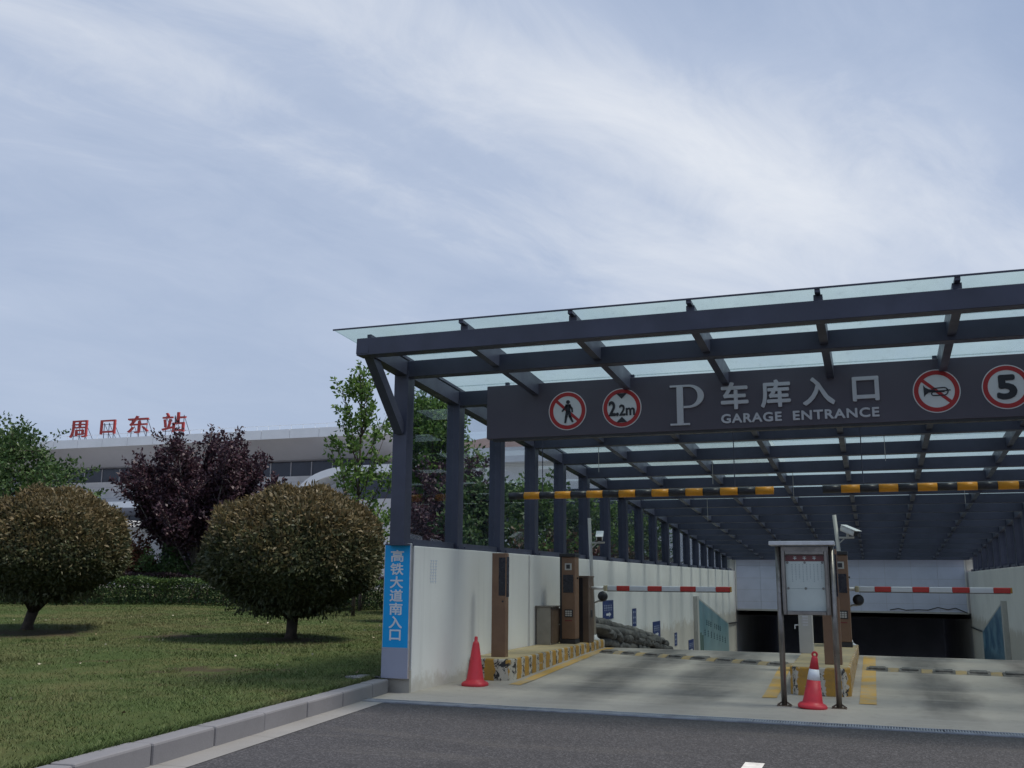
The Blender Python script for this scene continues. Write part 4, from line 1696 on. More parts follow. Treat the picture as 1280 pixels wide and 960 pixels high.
def poster_board(x, sgn, y0, y1, label):
    zb = ramp_z((y0 + y1) / 2) + 0.45
    z0, z1 = -2.0, 0.98
    t = thing('poster_board', label, 'poster', (x, (y0 + y1) / 2, z0))
    xa, xb = sorted((x, x + sgn * 0.10))
    # top follows the falling ramp
    b = MB()
    b.prism([(xa, y0, -0.95), (xa, y1, -1.95), (xa, y1, -0.20), (xa, y0, 0.97)], (xb - xa, 0, 0))
    b.build('board', M['pale_grey'], t)
    b = MB()
    xf = x + sgn * 0.1005
    b.prism([(xf, y0 + 0.1, -0.9), (xf, y1 - 0.1, -1.88), (xf, y1 - 0.1, -0.26), (xf, y0 + 0.1, 0.89)], (sgn * 0.004, 0, 0))
    sh = b.build('printed_sheet', mural('poster_print_' + ('left' if sgn > 0 else 'right'), -sgn), t)
    b = MB()
    fx0, fx1 = sorted((x, x + sgn * 0.14))
    b.box(fx0, fx1, y0 - 0.35, y0 - 0.002, -1.2, 1.0)
    b.build('end_post', M['pale_grey'], t)
    if sgn > 0:
        b = MB()
        rr = random.Random(5)
        for row, (za, hh, s, e) in enumerate(((0.10, 0.20, 0.22, 0.72), (-0.30, 0.24, 0.16, 0.92))):
            n = 8
            for i in range(n):
                f = s + (e - s) * i / n
                if row == 0 and i == 3:
                    continue
                yy = y0 + (y1 - y0) * f
                zz = za - 1.15 * f * 0.72
                for q in range(3):
                    b.box(xf + 0.005, xf + 0.008, yy, yy + 0.30, zz + hh * q / 3, zz + hh * q / 3 + 0.03)
                b.box(xf + 0.005, xf + 0.0084, yy + 0.12, yy + 0.18, zz, zz + hh)
        b.build('print_marks', plain('poster_ink', (0.05, 0.09, 0.11), 0.6), sh)
        b = MB()
        for i in range(16):
            yy = y0 + 0.3 + i * 0.4
            h = rr.uniform(0.1, 0.28) + (0.5 if i in (0, 1) else 0)
            b.box(xf + 0.005, xf + 0.0078, yy, yy + 0.3, -1.0 - 0.13 * i - 0.05, -1.0 - 0.13 * i + h)
        b.build('printed_skyline', plain('poster_green', (0.07, 0.12, 0.10), 0.6), sh)
    b = MB()
    b.tube([(x + sgn * 0.05, y1, -0.25), (x + sgn * 0.05, y1 + 1.2, -0.28), (x + sgn * 0.04, Y_PORTAL - 0.1, -0.32)], 0.03, 6)
    b.build('conduit', M['black'], t)


poster_board(WALL_L + 0.002, 1, 36.3, 44.1, 'pale teal poster board with dark print on the left ramp wall')
poster_board(WALL_R - 0.002, -1, 35.0, 42.0, 'deep blue poster board on the right ramp wall')


# ------------------------------------------------------------------ vegetation
def leaf_part(name, P, D, length, width, material, parent, seed=0, curl=0.25):
    """one part made of many leaf-sized faces: P positions, D leaf axes"""
    rng = np.random.default_rng(seed)
    n = len(P)
    D = D / (np.linalg.norm(D, axis=1, keepdims=True) + 1e-9)
    T = rng.normal(size=(n, 3))
    S = np.cross(D, T)
    S /= (np.linalg.norm(S, axis=1, keepdims=True) + 1e-9)
    N = np.cross(S, D)
    L = (length * rng.uniform(0.65, 1.3, n))[:, None]
    W = (width * rng.uniform(0.7, 1.25, n))[:, None]
    v = np.empty((n, 4, 3), dtype=np.float32)
    v[:, 0] = P
    v[:, 1] = P + D * L * 0.5 + S * W * 0.5 + N * L * curl * 0.5
    v[:, 2] = P + D * L - N * L * curl * 0.3
    v[:, 3] = P + D * L * 0.5 - S * W * 0.5 + N * L * curl * 0.5
    me = bpy.data.meshes.new(name)
    me.vertices.add(n * 4)
    me.vertices.foreach_set('co', v.reshape(-1))
    me.loops.add(n * 4)
    me.loops.foreach_set('vertex_index', np.arange(n * 4, dtype=np.int32))
    me.polygons.add(n)
    me.polygons.foreach_set('loop_start', np.arange(0, n * 4, 4, dtype=np.int32))
    me.update(calc_edges=True)
    me.validate()
    return link_mesh(name, me, material, parent)


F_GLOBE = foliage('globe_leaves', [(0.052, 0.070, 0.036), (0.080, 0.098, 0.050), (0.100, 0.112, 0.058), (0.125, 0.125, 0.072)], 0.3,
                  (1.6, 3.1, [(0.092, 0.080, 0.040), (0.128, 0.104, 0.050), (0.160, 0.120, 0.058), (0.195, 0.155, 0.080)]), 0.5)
F_PURPLE = foliage('purple_leaves', [(0.032, 0.018, 0.030), (0.048, 0.025, 0.040), (0.064, 0.032, 0.046), (0.088, 0.042, 0.050)], 0.22)
F_GREEN = foliage('fresh_green_leaves', [(0.055, 0.11, 0.025), (0.085, 0.165, 0.038), (0.12, 0.215, 0.05), (0.17, 0.27, 0.07)], 0.42)
F_DEEP = foliage('deep_green_leaves', [(0.030, 0.065, 0.024), (0.050, 0.10, 0.034), (0.075, 0.135, 0.045), (0.11, 0.17, 0.06)], 0.3)
F_HEDGE = foliage('hedge_leaves', [(0.034, 0.068, 0.028), (0.054, 0.10, 0.038), (0.075, 0.13, 0.046), (0.11, 0.17, 0.06)], 0.25,
                  (1.15, 1.6, [(0.05, 0.10, 0.025), (0.075, 0.13, 0.03), (0.10, 0.15, 0.04)]))
F_RED = foliage('photinia_leaves', [(0.10, 0.030, 0.024), (0.17, 0.055, 0.036), (0.20, 0.10, 0.06), (0.06, 0.075, 0.028)], 0.3)
F_MIXED = foliage('mixed_bush_leaves', [(0.05, 0.075, 0.025), (0.08, 0.09, 0.035), (0.14, 0.07, 0.045), (0.20, 0.15, 0.10)], 0.3)
F_WEED = foliage('dark_purple_hedge_leaves', [(0.030, 0.020, 0.028), (0.05, 0.030, 0.040), (0.06, 0.045, 0.04)], 0.2)


def unit(a):
    return a / (np.linalg.norm(a, axis=-1, keepdims=True) + 1e-9)


def globe_shrub(c, base, rx, up, down, label, n, seed):
    rng = np.random.default_rng(seed)
    t = thing('globe_shrub', label, 'shrub', base, 'clipped globe shrubs on the lawn')
    d = unit(rng.normal(size=(n, 3)))
    # lumpy clipped dome, flattened underneath
    lump = 1 + 0.05 * np.sin(3.1 * d[:, 0] * 3 + seed) * np.cos(2.7 * d[:, 1] * 3) + 0.03 * np.sin(7 * d[:, 2] + 5 * d[:, 0])
    lump += 0.02 * np.sin(13 * d[:, 0] + 4) * np.sin(11 * d[:, 1] + 9 * d[:, 2])
    r = lump * (1 - np.abs(rng.normal(0, 0.055, n))) * np.where(rng.random(n) < 0.30, rng.uniform(0.6, 0.98, n), 1)
    out = rng.random(n) < 0.03
    r = np.where(out, lump * rng.uniform(1.0, 1.05, n), r)
    e = 0.95                     # superellipse: full shoulders
    sgn = np.sign(d)
    q = sgn * np.abs(d) ** e
    q = q / (np.sum(np.abs(q) ** 2.15, axis=1, keepdims=True) ** (1 / 2.15))
    z = np.where(q[:, 2] > 0, q[:, 2] * up, q[:, 2] * down)
    narrow = np.where(q[:, 2] < 0, 1 - 0.42 * np.abs(q[:, 2]) ** 1.2, 1.0)
    P = np.stack([q[:, 0] * rx * r * narrow, q[:, 1] * rx * r * narrow, z * r], 1)
    D = unit(d * 0.9 + rng.normal(0, 0.55, (n, 3)) + np.array([0, 0, 0.30]))
    k = 900                     # loose leaves hanging from the underside
    a = rng.uniform(0, 2 * np.pi, k)
    rr = rx * rng.uniform(0.15, 0.72, k)
    H = np.stack([np.cos(a) * rr, np.sin(a) * rr, -down * (0.98 - 0.30 * (rr / rx) ** 2) + rng.normal(0, 0.05, k) - 0.06 * np.sin(5 * a)], 1)
    P = np.concatenate([P, H])
    D = np.concatenate([D, unit(rng.normal(0, 0.5, (k, 3)) + np.array([0, 0, -0.9]))])
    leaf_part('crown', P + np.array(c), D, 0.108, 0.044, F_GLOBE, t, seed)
    b = MB()
    bx, by, bz = base
    cx, cy, cz = c
    fork = Vector((bx + (cx - bx) * 0.25, by, bz + 0.42))
    b.tube([(bx, by, bz - 0.08), (bx + 0.01, by, bz + 0.12), fork], [0.17, 0.115, 0.12], 10)
    b.build('trunk', M['bark'], t, True)
    for i in range(9):
        a = 2 * math.pi * i / 9 + rng.uniform(-.3, .3)
        l = rng.uniform(0.5, 0.8)
        tip = Vector((cx + math.cos(a) * rx * 0.72 * l, cy + math.sin(a) * rx * 0.72 * l, cz + up * rng.uniform(0.1, 0.5)))
        mid = fork.lerp(tip, 0.45) + Vector((math.cos(a) * .15, math.sin(a) * .15, -0.12))
        b = MB()
        b.tube([fork - Vector((0, 0, .05)), mid, tip], [0.07, 0.045, 0.015], 6)
        b.build('limb', M['bark'], t, True)


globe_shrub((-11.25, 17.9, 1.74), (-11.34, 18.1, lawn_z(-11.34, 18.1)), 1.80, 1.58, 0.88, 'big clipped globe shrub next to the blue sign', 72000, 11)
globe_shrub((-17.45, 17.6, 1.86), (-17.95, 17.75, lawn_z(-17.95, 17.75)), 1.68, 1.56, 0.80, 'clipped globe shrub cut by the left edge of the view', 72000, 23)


def bezier(a, b, c, n):
    return [a * (1 - t) ** 2 + b * 2 * t * (1 - t) + c * t * t for t in np.linspace(0, 1, n)]


def tree(name, label, cat, base, height, spread, crown0, limbs, shoots, leaves, leaf, mater, bark, seed, upright=0.5, shoot_len=0.9,
         trunk_r=0.09, stems=1, group=None, shell=0.16, center=None, smin=0.22):
    """trunk(s) with limbs; leafy shoots grow off the limbs so the crown stays open and ragged"""
    rng = np.random.default_rng(seed)
    t = thing(name, label, cat, base, group)
    base = np.array(base, float)
    P, D = [], []
    tw = MB()
    trunk_top = base + np.array([rng.uniform(-.1, .1) * spread, rng.uniform(-.1, .1) * spread, height * 0.80])
    if center is not None:
        trunk_top[:2] += np.array(center)
    fork = base + np.array([0, 0, crown0])
    if stems == 1:
        b = MB()
        pts = bezier(base - np.array([0, 0, .1]), base + np.array([0.05, 0.03, height * 0.4]), trunk_top, 9)
        b.tube(pts, [trunk_r * (1 - 0.85 * i / 8) for i in range(9)], 8)
        b.build('trunk', bark, t, True)
    else:
        b = MB()
        b.tube([base - np.array([0, 0, .1]), fork], [trunk_r * 1.2, trunk_r], 8)
        b.build('trunk', bark, t, True)
    lb = MB()
    for i in range(limbs):
        f = (i + 0.5) / limbs
        a = i * 2.39996 + rng.uniform(-.25, .25)
        if stems == 1:
            s = crown0 / height / 0.8 + (1 - crown0 / height / 0.8) * f
            st = pts[min(8, int(s * 8))]
            reach = spread * (1.0 - 0.72 * max(0, f - 0.25) / 0.75) * rng.uniform(0.65, 1.1)
            rise = (height - (st[2] - base[2])) * rng.uniform(0.35, 0.75) * (0.35 + upright)
            end = st + np.array([math.cos(a) * reach, math.sin(a) * reach, min(rise, reach * (0.5 + 2.2 * upright))])
        else:
            st = fork
            reach = spread * math.sqrt((i + rng.uniform(0.2, 0.8)) / limbs)
            end = base + np.array([math.cos(a) * reach, math.sin(a) * reach, height * (rng.uniform(0.60, 0.94) - 0.22 * (reach / spread) ** 2)])
        mid = st * 0.5 + end * 0.5 + np.array([math.cos(a), math.sin(a), 0]) * reach * (0.10 if stems == 1 else 0.16) + np.array([0, 0, -0.06 * reach])
        lp = bezier(st, mid, end, 7)
        r0 = trunk_r * (0.42 if stems == 1 else 0.5)
        lb.tube(lp, [r0 * (1 - 0.85 * k / 6) for k in range(7)], 5)
        ax = unit(end - st)
        for j in range(shoots):
            s = rng.uniform(smin, 1.0)
            k = s * 6
            k0 = min(5, int(k))
            p0 = lp[k0] + (lp[k0 + 1] - lp[k0]) * (k - k0)
            dr = unit(ax * 0.5 + rng.normal(0, 0.6, 3) + np.array([0, 0, upright]))
            ln = shoot_len * rng.uniform(0.5, 1.25)
            p1 = p0 + dr * ln
            if p1[2] > base[2] + height:
                p1[2] = base[2] + height * rng.uniform(0.95, 1.02)
            if p1[2] < base[2] + 0.25:
                p1[2] = base[2] + 0.3
            tw.tube([p0, p1], [0.011, 0.003], 3, False)
            m = max(3, int(leaves * ln / shoot_len * rng.uniform(0.6, 1.3)))
            q = rng.uniform(0.08, 1.05, m)[:, None]
            pp = p0 + (p1 - p0) * q + rng.normal(0, shell, (m, 3)) * (1.15 - 0.75 * q) * 0.8
            P.append(pp)
            D.append(rng.normal(0, 0.8, (m, 3)) + dr * 0.7)
    lb.build('limbs', bark, t, True)['kind'] = 'stuff'
    tw.build('twigs', bark, t)['kind'] = 'stuff'
    leaf_part('crown', np.concatenate(P), np.concatenate(D), leaf, leaf * 0.58, mater, t, seed + 1)
    return t


def LZ(x, y, h=0):
    return (x, y, lawn_z(x, y) + h)


tree('purple_plum_tree', 'dark purple leaved tree with pale bare stems between the two globe shrubs', 'tree', LZ(-24.5, 32.3), 6.9, 2.9, 0.75, 64, 26, 46,
     0.15, F_PURPLE, M['pale_bark'], 47, 0.75, 0.8, 0.10, 2, 'trees around the lawn', 0.15, None, 0.46)
tree('slender_tree', 'slender bright green young tree just left of the canopy', 'tree', LZ(-14.75, 26.9), 9.0, 1.3, 1.5, 26, 7, 22,
     0.15, F_GREEN, M['bark'], 52, 0.75, 0.5, 0.06, 1, 'trees around the lawn', 0.10)
tree('broad_green_tree', 'dense dark green tree at the left edge behind the globe shrub', 'tree', LZ(-30.6, 28.0), 7.1, 3.7, 1.4, 34, 18, 34,
     0.16, F_DEEP, M['bark'], 63, 0.35, 0.95, 0.13, 1, 'trees around the lawn', 0.2)
tree('purple_plum_tree', 'dark purple leaved tree seen through the first canopy panes', 'tree', LZ(-12.8, 29.6), 5.3, 1.8, 0.6, 20, 20, 40,
     0.15, F_PURPLE, M['pale_bark'], 74, 0.9, 0.75, 0.09, 2, 'trees around the lawn', 0.16)
tree('green_tree', 'green tree showing above the purple one through the first pane', 'tree', LZ(-16.3, 36.0), 9.7, 1.9, 3.0, 26, 14, 34,
     0.19, F_GREEN, M['bark'], 85, 0.45, 0.8, 0.1, 1, 'trees around the lawn', 0.2)

side = [(-9.0, 23.0, 4.3, 1.1, 91, 'first leafy tree outside the panes, nearest the entrance'),
        (-8.9, 26.4, 4.4, 1.2, 92, 'second leafy tree outside the panes along the ramp'),
        (-9.1, 29.9, 4.0, 1.2, 93, 'third leafy tree outside the panes along the ramp'),
        (-9.0, 33.6, 4.3, 1.3, 94, 'fourth leafy tree outside the panes along the ramp'),
        (-9.2, 37.6, 4.0, 1.3, 95, 'fifth leafy tree outside the panes along the ramp'),
        (-9.1, 42.0, 4.2, 1.4, 96, 'last leafy tree outside the panes near the tunnel')]
for x, y, h, s, sd, lab in side:
    tree('leafy_tree', lab, 'tree', LZ(x, y), h, s, 0.9, 18, 9, 26, 0.15, F_DEEP if sd % 2 else F_GREEN, M['bark'], sd, 0.4, 0.6, 0.06, 1, 'trees outside the canopy glass', 0.16)

bush = [(-7.7, 18.9, 2.35, 0.55, 101, F_DEEP, 'low green bush outside the second canopy pane'),
        (-7.7, 21.6, 2.5, 0.6, 102, F_MIXED, 'mottled bush outside the third canopy pane'),
        (-7.7, 24.6, 2.6, 0.65, 103, F_MIXED, 'mottled reddish bush outside the fourth and fifth panes'),
        (-7.6, 28.0, 2.5, 0.7, 104, F_RED, 'red tipped bush outside the middle panes'),
        (-7.6, 32.0, 2.5, 0.8, 105, F_MIXED, 'mottled bush outside the farther panes'),
        (-7.6, 37.0, 2.4, 0.9, 106, F_MIXED, 'farthest mottled bush outside the panes')]
for x, y, h, s, sd, mm, lab in bush:
    tree('bush', lab, 'bush', LZ(x, y), h, s, 0.35, 14, 9, 24, 0.12, mm, M['bark'], sd, 0.6, 0.45, 0.04, 2, 'bushes outside the canopy glass', 0.13)

tree('photinia_bush', 'red leaved bush behind the hedge below the purple tree', 'bush', LZ(-26.2, 30.6), 2.65, 1.0, 0.4, 16, 10, 28, 0.14, F_RED, M['bark'], 111, 0.6, 0.5, 0.05, 2, None, 0.14)
tree('green_bush', 'mid green bush behind the hedge right of the red one', 'bush', LZ(-24.9, 31.0), 2.2, 1.1, 0.4, 16, 10, 28, 0.14, F_DEEP, M['bark'], 112, 0.5, 0.5, 0.05, 2, None, 0.14)
tree('willow_shrub', 'pale green airy shrub peeping over the right globe shrub', 'bush', LZ(-19.2, 33.0), 4.3, 0.9, 0.8, 16, 8, 20, 0.13, F_GREEN, M['bark'], 113, 0.7, 0.6, 0.05, 2, None, 0.15)
tree('willow_shrub', 'pale green shrub at the foot of the slender tree', 'bush', LZ(-16.2, 30.0), 4.0, 1.0, 0.8, 16, 9, 22, 0.14, F_GREEN, M['bark'], 114, 0.6, 0.6, 0.05, 2, None, 0.15)
tree('bush', 'dark purple bush at the left side of the first column', 'bush', LZ(-11.9, 24.9), 3.6, 0.55, 0.5, 12, 10, 28, 0.13, F_PURPLE, M['bark'], 115, 0.8, 0.5, 0.05, 2, None, 0.13)


def hedge(name, label, a, c, width, height, material, n, seed, leaf=0.085):
    rng = np.random.default_rng(seed)
    a, c = np.array(a, float), np.array(c, float)
    ax = c - a
    L = np.linalg.norm(ax)
    ax = ax / L
    nr = np.array([-ax[1], ax[0]])
    mid = (a + c) / 2
    t = thing(name, label, 'hedge', (mid[0], mid[1], lawn_z(mid[0], mid[1])))
    s = rng.uniform(0, L, n)
    face = rng.random(n)
    side = np.where(rng.random(n) < 0.5, -1, 1) * width / 2
    h = height * (1 + 0.05 * np.sin(s * 1.3) + 0.035 * np.sin(s * 3.7 + 1)) + rng.normal(0, 0.02, n)
    top = face < 0.42
    w = np.where(top, rng.uniform(-width / 2, width / 2, n), side * (1 - np.abs(rng.normal(0, 0.06, n)) + 0.05 * np.sin(s * 2.2)))
    z = np.where(top, h * (1 - np.abs(rng.normal(0, 0.03, n))), h * rng.uniform(0.0, 1.0, n))
    xy = a + ax * s[:, None] + nr * w[:, None]
    gz = np.array([lawn_z(x, y) for x, y in xy])
    P = np.stack([xy[:, 0], xy[:, 1], gz + z], 1)
    D = rng.normal(0, 0.7, (n, 3)) + np.where(top[:, None], np.array([0, 0, 0.8]), np.concatenate([nr * 0.7, [0.3]]) * np.sign(side)[:, None])
    leaf_part('foliage', P, D, leaf, leaf * 0.55, material, t, seed)
    b = MB()
    for k in range(int(L / 0.6)):
        p = a + ax * (0.3 + 0.6 * k)
        g = lawn_z(*p)
        b.tube([(p[0], p[1], g - 0.05), (p[0] + .05, p[1], g + height * 0.8)], [0.03, 0.01], 5)
        for q in range(3):
            an = rng.uniform(0, 6.28)
            b.tube([(p[0], p[1], g + 0.15), (p[0] + math.cos(an) * width * .4, p[1] + math.sin(an) * width * .4, g + height * 0.85)], [0.016, 0.005], 4)
    b.build('stems', M['bark'], t)['kind'] = 'stuff'


hedge('clipped_hedge', 'low clipped dark green hedge running across behind the lawn', (-30.5, 26.1), (-14.6, 31.6), 1.1, 0.84, F_HEDGE, 42000, 31)
hedge('purple_hedge', 'low dark purple hedge just behind the green hedge', (-30.8, 28.0), (-16.5, 33.0), 0.8, 0.98, F_WEED, 16000, 32)


def build_grass():
    rng = np.random.default_rng(5)
    n = 330000
    y = 4.0 + 28 * rng.random(n) ** 1.25
    x = -6.6 - 22 * rng.random(n) ** 1.35
    kx = -5.73 - 0.113 * (y - 7.06) - 0.24
    x = np.where(y < 12.8, kx - 22 * rng.random(n) ** 1.35, x)
    keep = np.sin(x * 1.9 + 1.2 * np.sin(y * 1.3)) * np.sin(y * 1.7 + np.sin(x * 0.9)) + rng.normal(0, 0.55, n) > -0.75
    # bare soil round the two shrub trunks
    for bx, by, r in ((-11.0, 17.7, 1.3), (-17.0, 17.2, 1.5), (-14.0, 17.6, 1.0), (-9.2, 12.6, 0.7)):
        keep &= ((x - bx) ** 2 + (y - by) ** 2 * 1.4) > (r * rng.uniform(0.4, 1.2, n)) ** 2
    x, y = x[keep], y[keep]
    e = 14000
    ye = 4.0 + 9.0 * rng.random(e)
    xe = -5.73 - 0.113 * (ye - 7.06) - 0.235 - np.abs(rng.normal(0, 0.05, e))
    xt, yt = [], []
    for k in range(70):            # coarser weedy tufts
        cx, cy = -7.2 - 14 * rng.random(), 6.5 + 16 * rng.random()
        m = int(rng.integers(40, 160))
        sp = rng.uniform(0.05, 0.2)
        xt.append(cx + rng.normal(0, sp, m))
        yt.append(cy + rng.normal(0, sp, m))
    xt, yt = np.concatenate(xt), np.concatenate(yt)
    okt = xt < -5.73 - 0.113 * (yt - 7.06) - 0.3
    xt, yt = xt[okt], yt[okt]
    n0 = len(x)
    x, y = np.concatenate([x, xe, xt]), np.concatenate([y, ye, yt])
    n = len(x)
    d = np.maximum(0.0, -6.6 - x)
    z = 0.165 + 0.012 * np.minimum(d, 22) + 0.012 * np.minimum(np.maximum(0, y - 12), 20) + 0.05 * np.sin(x * 0.55 + 1.3) * np.sin(y * 0.5) * np.minimum(1, d / 2.5)
    h = rng.uniform(0.014, 0.036, n) * (1 + 0.5 * (np.sin(x * 1.3 + 2) * np.sin(y * 0.9) > 0.55))
    h[n0:] *= 1.9
    a = rng.uniform(0, 2 * np.pi, n)
    w = 0.0045 + 0.00022 * y
    lean = rng.normal(0, 0.8, (n, 2)) * h[:, None]
    v = np.empty((n, 3, 3), dtype=np.float32)
    v[:, 0] = np.stack([x - np.cos(a) * w, y - np.sin(a) * w, z - 0.008], 1)
    v[:, 1] = np.stack([x + np.cos(a) * w, y + np.sin(a) * w, z - 0.008], 1)
    v[:, 2] = np.stack([x + lean[:, 0], y + lean[:, 1], z + h], 1)
    me = bpy.data.meshes.new('grass')
    me.vertices.add(n * 3)
    me.vertices.foreach_set('co', v.reshape(-1))
    me.loops.add(n * 3)
    me.loops.foreach_set('vertex_index', np.arange(n * 3, dtype=np.int32))
    me.polygons.add(n)
    me.polygons.foreach_set('loop_start', np.arange(0, n * 3, 3, dtype=np.int32))
    me.update(calc_edges=True)
    t = NT('grass_blades')
    g = t.n('ShaderNodeNewGeometry')
    p = t.pos()
    c = t.mix(g.outputs['Random Per Island'], (0.050, 0.084, 0.024), (0.090, 0.126, 0.040))
    dry = t.mix(g.outputs['Random Per Island'], (0.145, 0.125, 0.060), (0.20, 0.17, 0.09))
    c = t.mix(t.rng(t.noise(p, 0.33, 6, 0.62), 0.47, 0.62, 0, 0.62), c, dry)
    t.l(c, t.b.inputs['Base Color'])
    t.b.inputs['Roughness'].default_value = 0.6
    t.b.inputs['Specular IOR Level'].default_value = 0.2
    o = link_mesh('grass', me, t.m)
    o['kind'] = 'stuff'
    o['label'] = 'short patchy lawn grass left of the kerb'
    o['category'] = 'grass'
    # fallen leaves
    m = 170
    x = -7.0 - 15 * rng.random(m)
    y = 6.5 + 17 * rng.random(m)
    ok = x < -5.73 - 0.113 * (y - 7.06) - 0.4
    x, y = x[ok], y[ok]
    P = np.array([(a, b2, lawn_z(a, b2) + rng.uniform(0.02, 0.05)) for a, b2 in zip(x, y)])
    D = rng.normal(0, 1, (len(P), 3)) * np.array([1, 1, 0.25])
    o = leaf_part('fallen_leaves', P, D, 0.058, 0.034, foliage('dry_leaves', [(0.12, 0.06, 0.03), (0.30, 0.26, 0.16), (0.45, 0.42, 0.34), (0.08, 0.05, 0.03)], 0.1), None, 9)
    o['kind'] = 'stuff'
    o['label'] = 'scattered dry leaves lying on the lawn'
    o['category'] = 'leaves'


build_grass()


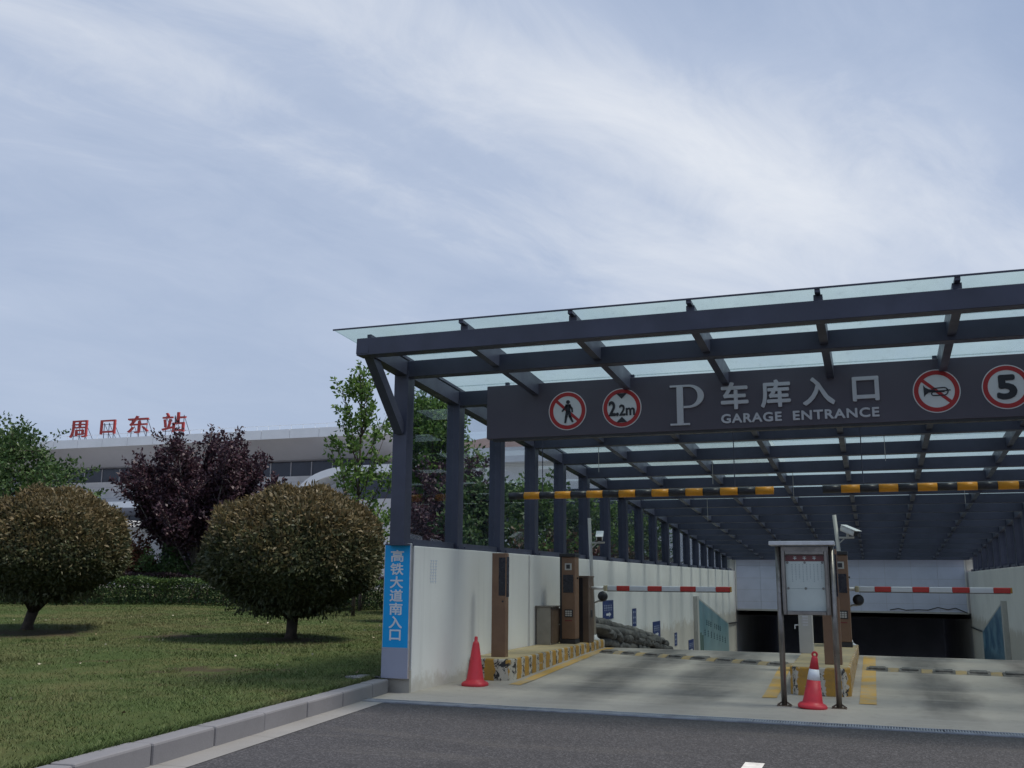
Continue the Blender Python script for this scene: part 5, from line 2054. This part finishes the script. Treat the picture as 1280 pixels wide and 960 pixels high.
# ------------------------------------------------------------------ railway station behind
def build_station():
    X0, X1, Y = -215.0, -72.5, 150.0
    s = thing('station_building', 'large pale railway station with wide overhanging roof behind the trees', 'building', (-140, 160, 0.0))

    def part(name, m, x0, x1, y0, y1, z0, z1, parent=s):
        return MB().box(x0, x1, y0, y1, z0, z1).build(name, M[m], parent)
    # roof slab and fascia panels
    part('roof', 'st_white', X0, X1, Y + 0.3, Y + 70, 26.0, 27.2)
    n = 24
    w = (X1 - X0) / n
    for i in range(n):
        MB().box(X0 + i * w + 0.04, X0 + (i + 1) * w - 0.04, Y, Y + 0.29, 25.75, 27.4).build('fascia_panel', M['st_white'], s)
    # raked soffit
    b = MB()
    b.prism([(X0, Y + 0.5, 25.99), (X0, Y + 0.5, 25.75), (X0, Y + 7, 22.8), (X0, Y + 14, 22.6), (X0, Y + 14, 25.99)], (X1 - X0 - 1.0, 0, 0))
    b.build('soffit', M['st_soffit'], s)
    xc = -83.5
    part('upper_glazing', 'st_glass', X0 + 8, xc, Y + 9, Y + 60, 19.9, 22.7)
    k = 0
    x = X0 + 8
    while x < xc - 1:
        part('mullion', 'st_soffit', x, x + 0.18, Y + 8.88, Y + 8.995, 19.9, 22.6)
        x += 4.4
    part('side_glazing', 'st_glass', xc + 0.01, xc + 0.3, Y + 9.2, Y + 60, 19.9, 22.6)
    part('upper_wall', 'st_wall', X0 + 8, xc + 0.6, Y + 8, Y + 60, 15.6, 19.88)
    for zz in (16.6, 17.7, 18.8):
        part('wall_course', 'st_soffit', X0 + 8, xc + 0.5, Y + 7.96, Y + 7.998, zz, zz + 0.07)
    part('ledge', 'st_white', X0 + 6, xc + 2, Y + 4, Y + 60, 14.4, 15.59)
    b = MB()
    b.prism([(X0 + 6, Y + 4.2, 14.39), (X0 + 6, Y + 9, 13.2), (X0 + 6, Y + 14, 13.2), (X0 + 6, Y + 14, 14.39)], (xc + 1.5 - X0 - 6, 0, 0))
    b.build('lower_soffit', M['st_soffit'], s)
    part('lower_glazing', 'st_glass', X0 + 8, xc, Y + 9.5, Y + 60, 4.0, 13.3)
    x = X0 + 8
    while x < xc - 1:
        part('pier', 'st_wall', x, x + 0.35, Y + 9.2, Y + 9.49, 4.0, 13.2)
        x += 3.6
    part('base_wall', 'st_wall', X0 + 8, xc + 0.4, Y + 8.5, Y + 60, -0.2, 3.99)
    # white entrance block under the ledge
    for (xa, xb) in ((-141, -126),):
        e = part('entrance_canopy', 'st_white', xa, xb, Y - 6, Y + 9, 10.3, 11.4)
        part('entrance_window', 'st_glass', xa + 3, xb - 3.2, Y - 4.2, Y - 4.0, 7.9, 9.7, e)
        part('entrance_wall', 'st_white', xa + 2, xb - 2.4, Y - 3.9, Y + 8, -0.2, 10.29, e)
        part('entrance_post', 'st_soffit', xb - 1.6, xb - 0.9, Y - 5.2, Y - 4.5, -0.2, 10.29, e)
    # curved white approach canopy on the right
    pts = []
    for i in range(13):
        a = R(180 - 90 * i / 12)
        pts.append((-83 + 10.5 * math.cos(a), 14.6 + 5.6 * math.sin(a)))
    outer = pts + [(-62, 20.4)]
    inner = [(-62, 18.9)] + [(-83 + 9.2 * math.cos(R(90 + 90 * i / 12)), 14.6 + 4.3 * math.sin(R(90 + 90 * i / 12))) for i in range(13)]
    b = MB()
    outl = outer + inner
    m = len(outer)
    inn = inner[::-1]
    for i in range(m - 1):
        q = [outer[i], outer[i + 1], inn[min(i + 1, len(inn) - 1)], inn[min(i, len(inn) - 1)]]
        b.prism([(x, Y - 2, z) for x, z in q], (0, 6, 0))
    cc = b.build('arched_canopy', M['st_white'], s)
    part('arch_wall', 'st_wall', -92.2, -62, Y - 1.5, Y + 3, -0.2, 14.5, cc)
    part('arch_glazing', 'st_glass', -82, -62, Y - 1.3, Y - 1.01, 14.6, 18.4, cc)
    # roof edge rail
    b = MB()
    for i in range(60):
        x = X0 + (X1 - X0) * i / 59
        b.box(x, x + 0.07, Y + 1, Y + 1.07, 27.2, 28.3)
    b.box(X0, X1, Y + 1, Y + 1.06, 28.25, 28.33)
    b.build('roof_rail', M['st_white'], s)

    for ch, xa, xb, zb, zt, lab in (('周', -146.3, -142.2, 27.9, 31.2, 'red rooftop character 周, leftmost of four on the station'),
                                    ('口', -138.9, -135.4, 28.3, 31.0, 'red rooftop character 口, second of four on the station'),
                                    ('东', -132.4, -127.6, 28.2, 31.5, 'red rooftop character 东, third of four on the station'),
                                    ('站', -124.4, -119.2, 28.0, 31.7, 'red rooftop character 站, rightmost of four on the station')):
        t = thing('rooftop_letter', lab, 'sign letter', ((xa + xb) / 2, Y + 0.9, 27.2), 'red letters on the station roof')
        lettering('character', ch, (xa, xb, zb, zt), Y + 0.3, 0.35, M['st_red'], t, 0.025)
        b = MB()
        for x in (xa + 0.6, (xa + xb) / 2, xb - 0.6):
            b.bar((x, Y + 0.75, 27.2), (x, Y + 0.75, zt - 0.5), 0.10, 0.10, (0, 1, 0))
            b.bar((x, Y + 0.75, zt - 0.6), (x, Y + 3.2, 27.2), 0.08, 0.08)
        b.bar((xa, Y + 0.75, zb + 0.3), (xb, Y + 0.75, zb + 0.3), 0.08, 0.08)
        b.bar((xa, Y + 0.75, zt - 0.8), (xb, Y + 0.75, zt - 0.8), 0.08, 0.08)
        b.build('support_frame', M['steel'], t)

    # lower hall with a brown hipped roof to the right, seen through the panes
    h = thing('low_hall', 'low white hall with brown hipped roof seen through the side panes', 'building', (-31, 121, 0))
    part('hall_wall', 'st_white', -50, -12, 112, 130, -0.2, 15.2, h)
    part('hall_glazing', 'st_glass', -49, -13, 111.9, 111.995, 8.0, 12.0, h)
    part('hall_fascia', 'st_white', -52, -10, 110, 132, 15.21, 17.0, h)
    b = MB()
    v = [b.bm.verts.new(p) for p in ((-52, 110, 17.01), (-10, 110, 17.01), (-10, 132, 17.01), (-52, 132, 17.01), (-43, 121, 20.5), (-19, 121, 20.5))]
    for f in ((0, 1, 5, 4), (1, 2, 5), (2, 3, 4, 5), (3, 0, 4)):
        b.bm.faces.new([v[i] for i in f])
    b.build('hall_roof', M['roof_brown'], h)


build_station()
